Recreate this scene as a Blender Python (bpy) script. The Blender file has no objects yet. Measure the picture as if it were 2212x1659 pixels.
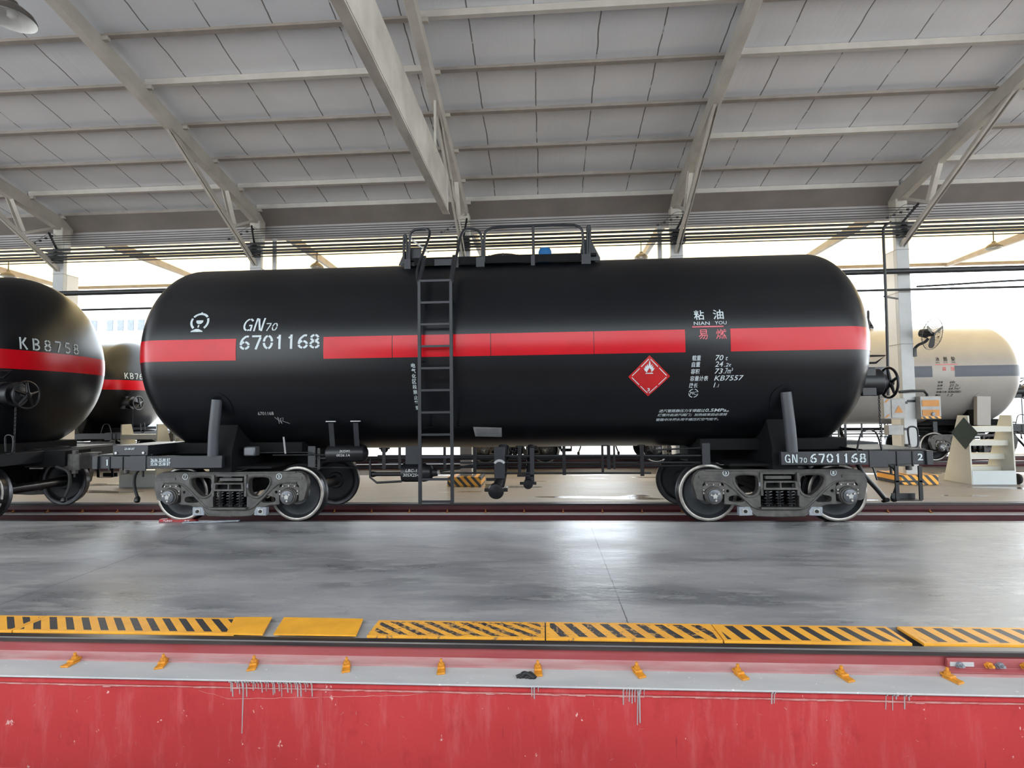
import bpy, math, random
from mathutils import Vector, Matrix
from mathutils.geometry import tessellate_polygon
random.seed(7)
PI = math.pi
S = bpy.context.scene
COL = S.collection

# ------------------------------------------------------------------ camera
f_px, yaw, pitch, roll = 1150.5867, .0613, .0451, -.012
cy, sy, cp, sp = math.cos(yaw), math.sin(yaw), math.cos(pitch), math.sin(pitch)
fwd = Vector((-sy * cp, cy * cp, sp)); rt = Vector((cy, sy, 0)); up = rt.cross(fwd)
cr, sr = math.cos(roll), math.sin(roll)
r2 = cr * rt + sr * up; u2 = -sr * rt + cr * up
cam = bpy.data.cameras.new('camera'); camo = bpy.data.objects.new('camera', cam); COL.objects.link(camo)
M = Matrix.Identity(4)
for i in range(3):
    M[i][0] = r2[i]; M[i][1] = u2[i]; M[i][2] = -fwd[i]
M[0][3], M[1][3], M[2][3] = 5.6222, -8.8155, 1.6893
camo.matrix_world = M
cam.sensor_width = 36; cam.lens = f_px / 2212 * 36; cam.clip_start = .05; cam.clip_end = 500
S.camera = camo

# ------------------------------------------------------------------ world, sun, exposure
S.view_settings.view_transform = 'Standard'; S.view_settings.look = 'None'
S.view_settings.gamma = 1; S.view_settings.use_curve_mapping = False
S.view_settings.exposure = 0.75
w = bpy.data.worlds.new('sky'); S.world = w; w.use_nodes = True
bg = w.node_tree.nodes['Background']; bg.inputs[0].default_value = (.85, .935, 1, 1); bg.inputs[1].default_value = 3.6
sun = bpy.data.lights.new('sun', 'SUN'); sun.energy = 5.0; sun.angle = .02; sun.color = (1, .975, .94)
suno = bpy.data.objects.new('sun', sun); COL.objects.link(suno)
suno.rotation_euler = (math.radians(-12), math.radians(18), 0)

# ------------------------------------------------------------------ materials
def nmat(name):
    m = bpy.data.materials.new(name); m.use_nodes = True
    nt = m.node_tree; b = nt.nodes['Principled BSDF']
    return m, nt, b
def N(nt, t, **k):
    n = nt.nodes.new(t)
    for a, v in k.items(): setattr(n, a, v)
    return n
def pos(nt, scale=(1, 1, 1)):
    g = N(nt, 'ShaderNodeNewGeometry'); mp = N(nt, 'ShaderNodeMapping')
    mp.inputs['Scale'].default_value = scale; nt.links.new(g.outputs['Position'], mp.inputs['Vector'])
    return mp.outputs[0]
def objc(nt, scale=(1, 1, 1)):
    g = N(nt, 'ShaderNodeTexCoord'); mp = N(nt, 'ShaderNodeMapping')
    mp.inputs['Scale'].default_value = scale; nt.links.new(g.outputs['Object'], mp.inputs['Vector'])
    return mp.outputs[0]
def noise(nt, vec, sc, det=4, rough=.55):
    n = N(nt, 'ShaderNodeTexNoise'); n.inputs['Scale'].default_value = sc; n.inputs['Detail'].default_value = det
    n.inputs['Roughness'].default_value = rough; nt.links.new(vec, n.inputs['Vector']); return n.outputs['Fac']
def ramp(nt, fac, stops):
    r = N(nt, 'ShaderNodeValToRGB'); e = r.color_ramp.elements
    while len(e) < len(stops): e.new(.5)
    for i, (p, c) in enumerate(stops):
        e[i].position = p; e[i].color = (*c, 1) if len(c) == 3 else c
    nt.links.new(fac, r.inputs[0]); return r.outputs[0]
def mathn(nt, op, a, b=None, c=None):
    n = N(nt, 'ShaderNodeMath', operation=op)
    for i, v in enumerate((a, b, c)):
        if v is None: continue
        if isinstance(v, (int, float)): n.inputs[i].default_value = v
        else: nt.links.new(v, n.inputs[i])
    return n.outputs[0]
def mix(nt, fac, a, b):
    n = N(nt, 'ShaderNodeMix', data_type='RGBA')
    for sock, v in ((n.inputs[0], fac), (n.inputs[6], a), (n.inputs[7], b)):
        if isinstance(v, (int, float)): sock.default_value = v
        elif isinstance(v, tuple): sock.default_value = (*v, 1)
        else: nt.links.new(v, sock)
    return n.outputs[2]
def bump(nt, b, h, st=.3, dist=.01):
    n = N(nt, 'ShaderNodeBump'); n.inputs['Strength'].default_value = st; n.inputs['Distance'].default_value = dist
    nt.links.new(h, n.inputs['Height']); nt.links.new(n.outputs[0], b.inputs['Normal'])
def simple(name, col, rough=.5, metal=0., var=.25, sc=6, bmp=0., col2=None, stretch=(1, 1, 1), spec=.5):
    m, nt, b = nmat(name)
    v = objc(nt, stretch); n = noise(nt, v, sc, 6)
    c2 = col2 or tuple(max(0, c * (1 - var)) for c in col)
    c = ramp(nt, n, [(.3, c2), (.7, col)])
    nt.links.new(c, b.inputs['Base Color'])
    b.inputs['Roughness'].default_value = rough; b.inputs['Metallic'].default_value = metal
    b.inputs['Specular IOR Level'].default_value = spec
    if bmp: bump(nt, b, n, bmp)
    return m
MT = {}
MT['tank'] = simple('black_gloss_paint', (.0045, .005, .0065), .3, 0, .25, 2, spec=.32)
MT['black'] = simple('black_satin_paint', (.0065, .0065, .008), .35, 0, .4, 8, spec=.35)
MT['strut'] = simple('grey_strut_paint', (.05, .052, .06), .5, 0, .2, 4)
MT['flat'] = simple('sooty_matt_black', (.006, .006, .007), .75, 0, .3, 8, spec=.15)
MT['grey_black'] = simple('dark_grey_paint', (.015, .0165, .020), .42, 0, .3, 5, spec=.4)
MT['bogie'] = simple('dusty_cast_steel', (.085, .078, .071), .5, .15, .45, 9, .15, (.03, .027, .025))
MT['spring'] = simple('black_spring_steel', (.006, .006, .007), .25, .2)
MT['rim'] = simple('worn_rim_steel', (.42, .4, .37), .38, .75, .3, 10, col2=(.25, .22, .19))
MT['flange'] = simple('dark_flange_steel', (.10, .10, .105), .28, .8, .4, 7)
MT['web'] = simple('grey_wheel_web', (.03, .032, .036), .35, .1, .5, 4)
MT['tape'] = simple('red_band_film', (.46, .003, .009), .24, 0, .12, 3, spec=.3)
MT['white'] = simple('white_stencil_paint', (.5, .56, .58), .6, 0, .2, 14)
MT['chalk'] = simple('chalk', (.5, .5, .5), .9)
MT['pink'] = simple('faded_red_stencil_paint', (.6, .12, .14), .6)
MT['placard'] = simple('red_placard', (.42, .008, .009), .4)
MT['grey_tank'] = simple('grey_cream_tank_paint', (.29, .275, .26), .35, 0, .1, 2)
MT['navy'] = simple('navy_band', (.03, .04, .06), .4)
MT['plate'] = simple('brushed_label_plate', (.42, .42, .42), .4, .4)
MT['cream'] = simple('cream_steel_paint', (.46, .42, .365), .5, 0, .22, 3, .05)
MT['beam'] = simple('old_cream_beam_paint', (.56, .52, .45), .55, 0, .4, 1.6, .1, (.34, .31, .265), (3, 1, 1))
MT['colwhite'] = simple('white_column_wrap', (.68, .67, .66), .45, 0, .08, 2)
MT['colgrey'] = simple('grey_column_paint', (.5, .5, .49), .5, 0, .2, 2)
MT['purlin'] = simple('shaded_purlin_paint', (.27, .23, .2), .55, 0, .25, 4)  # darker purlin copy: shade on turned-away sections put into the colour; reused on trim
MT['purlin_lit'] = simple('lit_purlin_paint', (.46, .425, .38), .45, 0, .15, 4)  # lighter purlin copy: light caught by camera-facing webs put into the colour
MT['cable'] = simple('dark_pipe_paint', (.015, .016, .018), .45)
MT['rail_head'] = simple('rolled_rail_steel', (.12, .11, .1), .32, .7, .45, 5, col2=(.05, .045, .05), stretch=(.2, 6, 6))
MT['rail_red'] = simple('red_oxide_rail_paint', (.26, .04, .042), .45, 0, .35, 3, .1, (.32, .08, .08), (.4, 3, 6))
MT['rail_foot'] = simple('pinkish_scuffed_rail_foot', (.42, .27, .26), .5, 0, .35, 5, .1, (.38, .14, .14), (.6, 3, 6))
MT['dull_orange'] = simple('dull_orange_clip', (.28, .1, .02), .6)
MT['chip'] = simple('chipped_plaster_edge', (.62, .38, .34), .8, 0, .5, 12, .2, (.5, .1, .1), (1, 4, 4))
MT['rail_dark'] = simple('dark_red_rail_paint', (.065, .008, .011), .5, 0, .4, 3)
MT['yellow'] = simple('yellow_clip_paint', (.72, .29, .025), .5, 0, .35, 30, .1)
MT['plate_yellow'] = simple('yellow_plate_paint', (.84, .39, .035), .4, 0, .22, 5)
MT['orange_curb'] = simple('orange_curb_paint', (.6, .3, .04), .5)
MT['blue'] = simple('blue_cap', (.01, .13, .35), .4)
MT['lug'] = simple('blue_grey_lug_paint', (.25, .27, .3), .5, 0, .3, 20)
MT['stair'] = simple('pale_cream_stair_paint', (.56, .54, .46), .5, 0, .12, 2)
MT['stairblue'] = simple('pale_blue_green_stair_paint', (.5, .53, .52), .5, 0, .1, 2)
MT['green'] = simple('dark_green_sign', (.03, .05, .045), .6)
MT['rubber'] = simple('black_rubber', (.015, .015, .015), .7)
MT['boxgrey'] = simple('electric_box_grey', (.38, .37, .35), .45)
MT['orange'] = simple('orange_label', (.55, .22, .03), .5)
MT['redpaint'] = simple('bright_red_shoe_paint', (.3, .006, .008), .4, 0, .4, 20)
MT['cap'] = simple('bearing_cap', (.1, .105, .115), .35, .4)
MT['capwhite'] = simple('chalk_white_cap_mark', (.42, .42, .39), .6)
MT['lampshade'] = simple('dark_lamp_enamel', (.09, .075, .065), .35, .2)
MT['lampwhite'] = simple('white_lamp_reflector', (.75, .75, .72), .4)
MT['mast'] = simple('galvanised_mast', (.4, .42, .45), .5, .3)
MT['ground'] = simple('sunlit_yard_concrete', (.55, .53, .49), .8, 0, .2, .4)
MT['ballast'] = simple('dark_track_bed', (.12, .1, .085), .9, 0, .6, 30, .4)
MT['facade'] = simple('white_facade', (.8, .8, .8), .7)
MT['glass'] = simple('facade_glass', (.16, .18, .2), .6)
MT['gutter'] = simple('brown_grey_eave_sheet', (.2, .175, .16), .5, 0, .25, 1.5)
MT['gutter2'] = simple('grey_eave_flashing', (.38, .35, .34), .45, 0, .2, 1.2)

def mk_floor():
    m, nt, b = nmat('worn_grey_concrete')
    P = pos(nt); P2 = pos(nt, (.45, 1.6, 1))
    n1 = noise(nt, P2, .75, 7, .62); n2 = noise(nt, P, 9, 5, .7); n3 = noise(nt, P2, 3.2, 5, .7)
    c = ramp(nt, n1, [(.38, (.165, .165, .172)), (.5, (.265, .26, .264)), (.66, (.36, .35, .348))])
    c = mix(nt, mathn(nt, 'MULTIPLY', ramp(nt, n3, [(.54, (0, 0, 0)), (.57, (1, 1, 1))]), .42), c, (.40, .39, .37))
    n5 = noise(nt, pos(nt, (.5, 2.2, 1)), 2.1, 6, .75)
    c = mix(nt, mathn(nt, 'MULTIPLY', ramp(nt, n5, [(.57, (0, 0, 0)), (.60, (1, 1, 1))]), .35), c, (.17, .17, .175))
    c = mix(nt, mathn(nt, 'MULTIPLY', ramp(nt, n2, [(.3, (1, 1, 1)), (.42, (0, 0, 0))]), .3), c, (.12, .12, .12))
    sx = N(nt, 'ShaderNodeSeparateXYZ'); nt.links.new(pos(nt), sx.inputs[0])
    w_ = mathn(nt, 'MULTIPLY', mathn(nt, 'SUBTRACT', n2, .5), .03)
    X = mathn(nt, 'ADD', sx.outputs[0], w_)
    k = mathn(nt, 'ABSOLUTE', mathn(nt, 'SUBTRACT', mathn(nt, 'MODULO', mathn(nt, 'ADD', X, 50 * 5.48 - 6.245 + 2.74), 5.48), 2.74))
    line = mathn(nt, 'LESS_THAN', k, .005)
    c = mix(nt, line, c, (.07, .07, .07))
    # warm mud-brown tint on the far slab behind the wagon
    far = mathn(nt, 'GREATER_THAN', sx.outputs[1], .8)
    warm = mathn(nt, 'MULTIPLY', far, ramp(nt, noise(nt, P2, .5, 3), [(.3, (1, 1, 1)), (.62, (.35, .35, .35))]))
    c = mix(nt, warm, c, (.27, .225, .19)); c = mix(nt, mathn(nt, 'MULTIPLY', far, .3), c, (.12, .12, .125))
    nt.links.new(c, b.inputs['Base Color'])
    r = ramp(nt, n1, [(.35, (.25, .25, .25)), (.62, (.44, .44, .44))])
    # wet puddles beyond the wagon
    wet = mathn(nt, 'MULTIPLY', far, ramp(nt, noise(nt, pos(nt, (.35, 1.3, 1)), .9, 2), [(.60, (0, 0, 0)), (.62, (1, 1, 1))]))
    r = mix(nt, mathn(nt, 'MULTIPLY', far, .6), r, (.62, .62, .62))
    r = mix(nt, wet, r, (.04, .04, .04)); nt.links.new(r, b.inputs['Roughness'])
    h = mathn(nt, 'ADD', n3, mathn(nt, 'MULTIPLY', n2, .35)); bump(nt, b, h, .45, .012)
    return m
MT['floor'] = mk_floor()

def mk_roof():
    m, nt, b = nmat('foil_backed_roof_panels')
    sx = N(nt, 'ShaderNodeSeparateXYZ'); nt.links.new(pos(nt), sx.inputs[0])
    wob = mathn(nt, 'MULTIPLY', mathn(nt, 'SUBTRACT', noise(nt, pos(nt), 1.6, 3), .5), .07)
    X = mathn(nt, 'ADD', sx.outputs[0], wob)
    k = mathn(nt, 'ABSOLUTE', mathn(nt, 'SUBTRACT', mathn(nt, 'MODULO', mathn(nt, 'ADD', X, 97 - 5.545 + .485), .97), .485))
    line = mathn(nt, 'LESS_THAN', k, .010)
    brk = mathn(nt, 'GREATER_THAN', noise(nt, pos(nt, (.7, 1.2, .7)), 2.2, 2), .42)
    c = ramp(nt, noise(nt, pos(nt), .8, 5), [(.3, (.62, .625, .65)), (.7, (.70, .70, .72))])
    c = mix(nt, mathn(nt, 'MULTIPLY', line, mathn(nt, 'ADD', mathn(nt, 'MULTIPLY', brk, .5), .4)), c, (.12, .11, .1))
    nt.links.new(c, b.inputs['Base Color']); b.inputs['Roughness'].default_value = .33; b.inputs['Metallic'].default_value = .25
    h = mathn(nt, 'ADD', noise(nt, pos(nt, (9, .8, .8)), 1.3, 3), mathn(nt, 'MULTIPLY', mathn(nt, 'SMOOTH_MIN', k, .1, .1), 4))
    bump(nt, b, h, .25, .02)
    return m
MT['roof'] = mk_roof()

def mk_wall():
    m, nt, b = nmat('chipped_red_pit_paint')
    n1 = noise(nt, pos(nt), 1.1, 6); n2 = noise(nt, pos(nt, (1, 1, .7)), 13, 4, .7); n3 = noise(nt, pos(nt, (2.2, 1, .4)), 4.5, 5, .7)
    c = ramp(nt, n1, [(.3, (.47, .048, .050)), (.7, (.57, .062, .064))])
    c = mix(nt, mathn(nt, 'MULTIPLY', ramp(nt, n3, [(.52, (0, 0, 0)), (.68, (1, 1, 1))]), .4), c, (.64, .17, .17))
    c = mix(nt, mathn(nt, 'MULTIPLY', ramp(nt, noise(nt, pos(nt, (1.6, 1, 1)), 2.7, 6, .75), [(.55, (0, 0, 0)), (.62, (1, 1, 1))]), .3), c, (.34, .03, .035))
    c = mix(nt, ramp(nt, n2, [(.69, (0, 0, 0)), (.705, (1, 1, 1))]), c, (.72, .42, .38))
    n4 = noise(nt, pos(nt, (14, 1, 1.2)), 1.5, 3)
    c = mix(nt, mathn(nt, 'MULTIPLY', ramp(nt, n4, [(.72, (0, 0, 0)), (.77, (1, 1, 1))]), .6), c, (.2, .02, .03))
    nt.links.new(c, b.inputs['Base Color']); b.inputs['Roughness'].default_value = .42
    bump(nt, b, mathn(nt, 'ADD', n2, mathn(nt, 'MULTIPLY', n1, 2)), .25, .008)
    return m
MT['pit'] = mk_wall()
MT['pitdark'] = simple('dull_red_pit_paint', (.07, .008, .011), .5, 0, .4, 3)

def mk_ledge():
    m, nt, b = nmat('grey_painted_ledge')
    n1 = noise(nt, pos(nt, (.6, 2, 1)), 2.2, 6); n2 = noise(nt, pos(nt, (1, 2, 1)), 16, 3, .7)
    c = ramp(nt, n1, [(.3, (.38, .385, .39)), (.7, (.5, .495, .48))])
    c = mix(nt, ramp(nt, n2, [(.69, (0, 0, 0)), (.72, (1, 1, 1))]), c, (.75, .74, .7))
    c = mix(nt, ramp(nt, n2, [(.25, (1, 1, 1)), (.29, (0, 0, 0))]), c, (.2, .2, .2))
    nt.links.new(c, b.inputs['Base Color']); b.inputs['Roughness'].default_value = .5
    bump(nt, b, n1, .3, .01); return m
MT['ledge'] = mk_ledge()

def mk_hazard(name, x0, x1, y0, y1, slant, ph, period=.139, worn=.5, vertical=False):
    """yellow plate with black slanted stripes inset from its edges; worn = how much paint is scuffed"""
    m, nt, b = nmat(name)
    sx = N(nt, 'ShaderNodeSeparateXYZ'); nt.links.new(pos(nt), sx.inputs[0])
    X = sx.outputs[0]; Y = sx.outputs[2 if vertical else 1]
    t = mathn(nt, 'ADD', mathn(nt, 'ADD', X, 40 * period - ph), mathn(nt, 'MULTIPLY', Y, slant))
    t = mathn(nt, 'MODULO', mathn(nt, 'ADD', t, 200 * period), period)
    st = mathn(nt, 'LESS_THAN', t, period * .47)
    for a, o, v in ((X, 'GREATER_THAN', x0 + .03), (X, 'LESS_THAN', x1 - .03), (Y, 'GREATER_THAN', y0 + .02), (Y, 'LESS_THAN', y1 - .03)):
        st = mathn(nt, 'MULTIPLY', st, mathn(nt, o, a, v))
    n1 = noise(nt, pos(nt), 22, 5, .7); n2 = noise(nt, pos(nt), 5, 4)
    yel = ramp(nt, n2, [(.3, (.74, .33, .04)), (.7, (.88, .42, .04))])
    blk = (.035, .033, .035)
    lo = .50 + .28 * (1 - worn)
    sc1 = ramp(nt, n1, [(lo, (0, 0, 0)), (lo + .04, (1, 1, 1))])
    c = mix(nt, st, yel, blk)
    c = mix(nt, mathn(nt, 'MULTIPLY', sc1, mathn(nt, 'MULTIPLY', st, .75)), c, (.6, .33, .1))
    n3 = noise(nt, pos(nt, (1, 2, 1)), 14, 5, .7)
    c = mix(nt, mathn(nt, 'MULTIPLY', ramp(nt, n3, [(lo + .05, (0, 0, 0)), (lo + .09, (1, 1, 1))]), .8), c, (.16, .12, .09))
    nt.links.new(c, b.inputs['Base Color']); b.inputs['Roughness'].default_value = .45
    ck = N(nt, 'ShaderNodeTexVoronoi'); ck.inputs['Scale'].default_value = 55; nt.links.new(pos(nt), ck.inputs['Vector'])
    bump(nt, b, mathn(nt, 'ADD', ck.outputs['Distance'], n1), .2 + .2 * worn, .004)
    return m
def mk_awning():
    m, nt, b = nmat('cream_translucent_awning_sheet')
    out = nt.nodes['Material Output']
    d = N(nt, 'ShaderNodeBsdfDiffuse'); d.inputs[0].default_value = (.8, .7, .5, 1)
    t = N(nt, 'ShaderNodeBsdfTranslucent')
    c = ramp(nt, noise(nt, pos(nt), .4, 3), [(.3, (.96, .80, .54)), (.7, (.98, .89, .68))]); nt.links.new(c, t.inputs[0])
    mx = N(nt, 'ShaderNodeMixShader'); mx.inputs[0].default_value = .55
    nt.links.new(d.outputs[0], mx.inputs[1]); nt.links.new(t.outputs[0], mx.inputs[2]); nt.links.new(mx.outputs[0], out.inputs[0])
    nt.nodes.remove(b); return m
MT['awning'] = mk_awning()

# ------------------------------------------------------------------ mesh builder
class MB:
    def __init__(s, org=(0, 0, 0)): s.v = []; s.f = []; s.o = Vector(org)
    def add(s, vs, fs):
        n = len(s.v); s.v += [tuple(v) for v in vs]; s.f += [tuple(n + i for i in f) for f in fs]; return s
    def box(s, a, b):
        x0, y0, z0 = a; x1, y1, z1 = b
        vs = [(x, y, z) for x in (x0, x1) for y in (y0, y1) for z in (z0, z1)]
        return s.add(vs, [(0, 1, 3, 2), (4, 6, 7, 5), (0, 4, 5, 1), (2, 3, 7, 6), (0, 2, 6, 4), (1, 5, 7, 3)])
    def bar(s, p, q, w, h, up=(0, 0, 1)):
        """rectangular bar from p to q, w across, h along up"""
        p = Vector(p); q = Vector(q); d = (q - p).normalized(); u = Vector(up); si = d.cross(u).normalized(); u = si.cross(d)
        vs = [c + si * a * w / 2 + u * b * h / 2 for c in (p, q) for a, b in ((-1, -1), (1, -1), (1, 1), (-1, 1))]
        return s.add(vs, [(0, 1, 2, 3), (7, 6, 5, 4), (0, 4, 5, 1), (1, 5, 6, 2), (2, 6, 7, 3), (3, 7, 4, 0)])
    def tube(s, pts, r, n=10, closed=False, cap=True):
        pts = [Vector(p) for p in pts]; rings = []; m = len(pts); prev = None
        for i, p in enumerate(pts):
            if closed: d = (pts[(i + 1) % m] - pts[i - 1]).normalized()
            else: d = (pts[min(i + 1, m - 1)] - pts[max(i - 1, 0)]).normalized()
            if prev is None:
                a = Vector((0, 0, 1)) if abs(d.z) < .9 else Vector((1, 0, 0)); a = d.cross(a).normalized()
            else: a = (prev - d * prev.dot(d)).normalized()
            prev = a; b = d.cross(a); rr = r[i] if isinstance(r, (list, tuple)) else r
            rings.append([p + (a * math.cos(t) + b * math.sin(t)) * rr for t in [2 * PI * k / n for k in range(n)]])
        vs = [v for g in rings for v in g]; fs = []
        for i in range(m if closed else m - 1):
            j = (i + 1) % m
            for k in range(n): fs.append((i * n + k, i * n + (k + 1) % n, j * n + (k + 1) % n, j * n + k))
        if cap and not closed: fs += [tuple(range(n))[::-1], tuple((m - 1) * n + k for k in range(n))]
        return s.add(vs, fs)
    def cyl(s, p, q, r, n=16): return s.tube([p, q], r, n)
    def lathe(s, p, ax, prof, n=24, cap=True):
        """prof = [(distance along ax, radius)]"""
        p = Vector(p); d = Vector(ax).normalized(); a = Vector((0, 0, 1)) if abs(d.z) < .9 else Vector((1, 0, 0))
        a = d.cross(a).normalized(); b = d.cross(a); vs = []; fs = []
        for t, r in prof:
            for k in range(n):
                th = 2 * PI * k / n; vs.append(p + d * t + (a * math.cos(th) + b * math.sin(th)) * r)
        for i in range(len(prof) - 1):
            for k in range(n): fs.append((i * n + k, i * n + (k + 1) % n, (i + 1) * n + (k + 1) % n, (i + 1) * n + k))
        if cap and prof[0][1] > 1e-4: fs.append(tuple(range(n))[::-1])
        if cap and prof[-1][1] > 1e-4: fs.append(tuple((len(prof) - 1) * n + k for k in range(n)))
        return s.add(vs, fs)
    def prism(s, loops, y0, y1, plane='xz'):
        """outline with holes extruded along the third axis"""
        def P(a, b, c): return (a, c, b) if plane == 'xz' else ((c, a, b) if plane == 'yz' else (a, b, c))
        flat = [q for l in loops for q in l]; n = len(flat)
        tri = tessellate_polygon([[Vector((a, b, 0)) for a, b in l] for l in loops])
        vs = [P(a, b, y0) for a, b in flat] + [P(a, b, y1) for a, b in flat]
        fs = [t for t in tri] + [tuple(n + i for i in t)[::-1] for t in tri]; k = 0
        for l in loops:
            m = len(l)
            for i in range(m): j = (i + 1) % m; fs.append((k + i, k + j, n + k + j, n + k + i))
            k += m
        return s.add(vs, fs)
    def build(s, name, mat, parent=None, bevel=0, angle=35, fixn=True):
        me = bpy.data.meshes.new(name); o_ = s.o
        me.from_pydata([(x - o_[0], y - o_[1], z - o_[2]) for x, y, z in s.v], [], s.f)
        if fixn:
            import bmesh
            bm = bmesh.new(); bm.from_mesh(me); bmesh.ops.recalc_face_normals(bm, faces=bm.faces); bm.to_mesh(me); bm.free()
        me.polygons.foreach_set('use_smooth', [True] * len(me.polygons)); me.set_sharp_from_angle(angle=math.radians(angle))
        me.materials.append(MT[mat] if isinstance(mat, str) else mat)
        o = bpy.data.objects.new(name, me); COL.objects.link(o)
        if parent: o.parent = parent
        if bevel:
            b = o.modifiers.new('bevel', 'BEVEL'); b.width = bevel; b.segments = 2; b.limit_method = 'ANGLE'; b.angle_limit = .7
        return o
def tag(o, label=None, cat=None, group=None, kind=None):
    if label: o['label'] = label
    if cat: o['category'] = cat
    if group: o['group'] = group
    if kind: o['kind'] = kind
    return o
def thing(name, loc, label, cat, group=None):
    o = bpy.data.objects.new(name, None); COL.objects.link(o); o.location = loc; o.empty_display_size = .1
    return tag(o, label, cat, group)
def copy_tree(o, parent=None):
    c = o.copy(); COL.objects.link(c); c.parent = parent
    for ch in list(o.children): copy_tree(ch, c)
    return c
def solo(mb, name, mat, label, cat, group=None, bevel=0):
    """a thing that is one mesh: origin moved to its base centre"""
    xs = [v[0] for v in mb.v]; ys = [v[1] for v in mb.v]; zs = [v[2] for v in mb.v]
    mb.o = Vector(((min(xs) + max(xs)) / 2, (min(ys) + max(ys)) / 2, min(zs)))
    o = mb.build(name, mat, None, bevel); o.location = mb.o
    return tag(o, label, cat, group)
def struct(mb, name, mat, parent=None, bevel=0):
    o = mb.build(name, mat, parent, bevel); o['kind'] = 'structure'; return o
def arc(c, r, a0, a1, n=8, ry=None):
    return [(c[0] + r * math.cos(math.radians(a0 + (a1 - a0) * i / n)), c[1] + (ry or r) * math.sin(math.radians(a0 + (a1 - a0) * i / n))) for i in range(n + 1)]
def chaikin(l, k=2):
    for _ in range(k):
        o = []
        for i in range(len(l)):
            a, b = l[i], l[(i + 1) % len(l)]
            o += [(a[0] * .78 + b[0] * .22, a[1] * .78 + b[1] * .22), (a[0] * .22 + b[0] * .78, a[1] * .22 + b[1] * .78)]
        l = o
    return l
def smooth3(pts, k=2):
    pts = [Vector(p) for p in pts]
    for _ in range(k):
        o = [pts[0]]
        for a, b in zip(pts, pts[1:]): o += [a.lerp(b, .25), a.lerp(b, .75)]
        o.append(pts[-1]); pts = o
    return pts

# ------------------------------------------------------------------ lettering
def A(cx, cy, rx, ry, a0, a1, n=7): return arc((cx, cy), rx, a0, a1, n, ry)
def ring(cx, cy, rx, ry, g=13): return [A(cx, cy, rx, ry, a + g, a + 90 - g) for a in (0, 90, 180, 270)]
GLY = {
 '0': ring(.3, .5, .235, .435, 6), '8': ring(.3, .735, .2, .2, 8) + ring(.3, .275, .24, .22, 8),
 '6': ring(.3, .29, .235, .23, 7) + [A(.52, .34, .45, .6, 128, 178, 6), [(.245, .80), (.33, .9), (.43, .93), (.52, .90)]],
 '7': [[(.03, .93), (.57, .93)], [(.535, .84), (.27, 0)]], '1': [[(.3, .0), (.3, 1)], [(.27, .84), (.15, .76)]],
 '5': [[(.14, .93), (.52, .93)], [(.12, .85), (.09, .52)], A(.28, .3, .24, .24, 112, 4), A(.28, .3, .24, .24, -10, -140)],
 '2': [A(.3, .68, .22, .25, 165, -25), [(.5, .5), (.09, .08)], [(.07, .06), (.55, .06)]],
 '3': [A(.28, .72, .22, .21, 150, -70), A(.28, .28, .24, .22, 75, -150)],
 'G': [A(.33, .5, .27, .43, 38, 86), A(.33, .5, .27, .43, 97, 262), A(.33, .5, .27, .43, 273, 300), [(.38, .44), (.56, .44), (.56, .02)]],
 'N': [[(.06, 0), (.06, 1)], [(.16, .95), (.44, .06)], [(.54, 0), (.54, 1)]],
 'K': [[(.1, 0), (.1, 1)], [(.22, .50), (.5, 1)], [(.27, .50), (.56, 0)]],
 'B': [[(.1, 0), (.1, 1)], [(.2, .95), (.31, .95)] + A(.31, .745, .19, .2, 85, -85) + [(.2, .53)], [(.2, .47), (.31, .49)] + A(.31, .265, .22, .22, 85, -85) + [(.2, .04)]],
}
def ribbon(pl, th):
    vs = []; n = len(pl)
    for i in range(n):
        a = pl[max(i - 1, 0)]; b = pl[min(i + 1, n - 1)]; d = Vector((b[0] - a[0], b[1] - a[1])).normalized()
        p = Vector((-d.y, d.x)) * th / 2; vs += [(pl[i][0] + p.x, pl[i][1] + p.y), (pl[i][0] - p.x, pl[i][1] - p.y)]
    return vs, [(2 * i, 2 * i + 1, 2 * i + 3, 2 * i + 2) for i in range(n - 1)]
def dense(pl, step=.12):
    o = [pl[0]]
    for a, b in zip(pl, pl[1:]):
        k = max(1, int(math.dist(a, b) / step))
        o += [(a[0] + (b[0] - a[0]) * i / k, a[1] + (b[1] - a[1]) * i / k) for i in range(1, k + 1)]
    return o
def stencil(txt, h, adv=.78, th=.115, sm=None, smh=.6, shear=0., wx=1.):
    """stencil glyphs of height h from the origin; characters listed in sm (indices) are drawn smaller"""
    V, F = [], []; x = 0
    for i, ch in enumerate(txt):
        s = h * (smh if sm and i in sm else 1)
        for pl in GLY.get(ch, []):
            vs, fs = ribbon(dense(pl), th * (1 if s == h else 1.1)); n = len(V)
            V += [(x + (a + shear * b) * s * wx, b * s) for a, b in vs]; F += [tuple(n + k for k in f) for f in fs]
        x += adv * s * wx
    return V, F
def font(txt, box, shear=0., extra=.0, fit=True):
    """built-in font outlines fitted into box = (u0, u1, v0, v1)"""
    cu = bpy.data.curves.new('text', 'FONT'); cu.body = txt; cu.shear = shear; cu.resolution_u = 2; cu.offset = extra
    o = bpy.data.objects.new('text', cu); COL.objects.link(o); dg = bpy.context.evaluated_depsgraph_get()
    me = bpy.data.meshes.new_from_object(o.evaluated_get(dg)); V = [(v.co.x, v.co.y) for v in me.vertices]; F = [tuple(p.vertices) for p in me.polygons]
    bpy.data.objects.remove(o); bpy.data.curves.remove(cu); bpy.data.meshes.remove(me)
    if not V: return [], []
    x0, x1 = min(v[0] for v in V), max(v[0] for v in V); y0, y1 = min(v[1] for v in V), max(v[1] for v in V)
    u0, u1, v0, v1 = box
    return [(u0 + (a - x0) / (x1 - x0) * (u1 - u0), v0 + (b - y0) / (y1 - y0) * (v1 - v0)) for a, b in V], F
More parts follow.
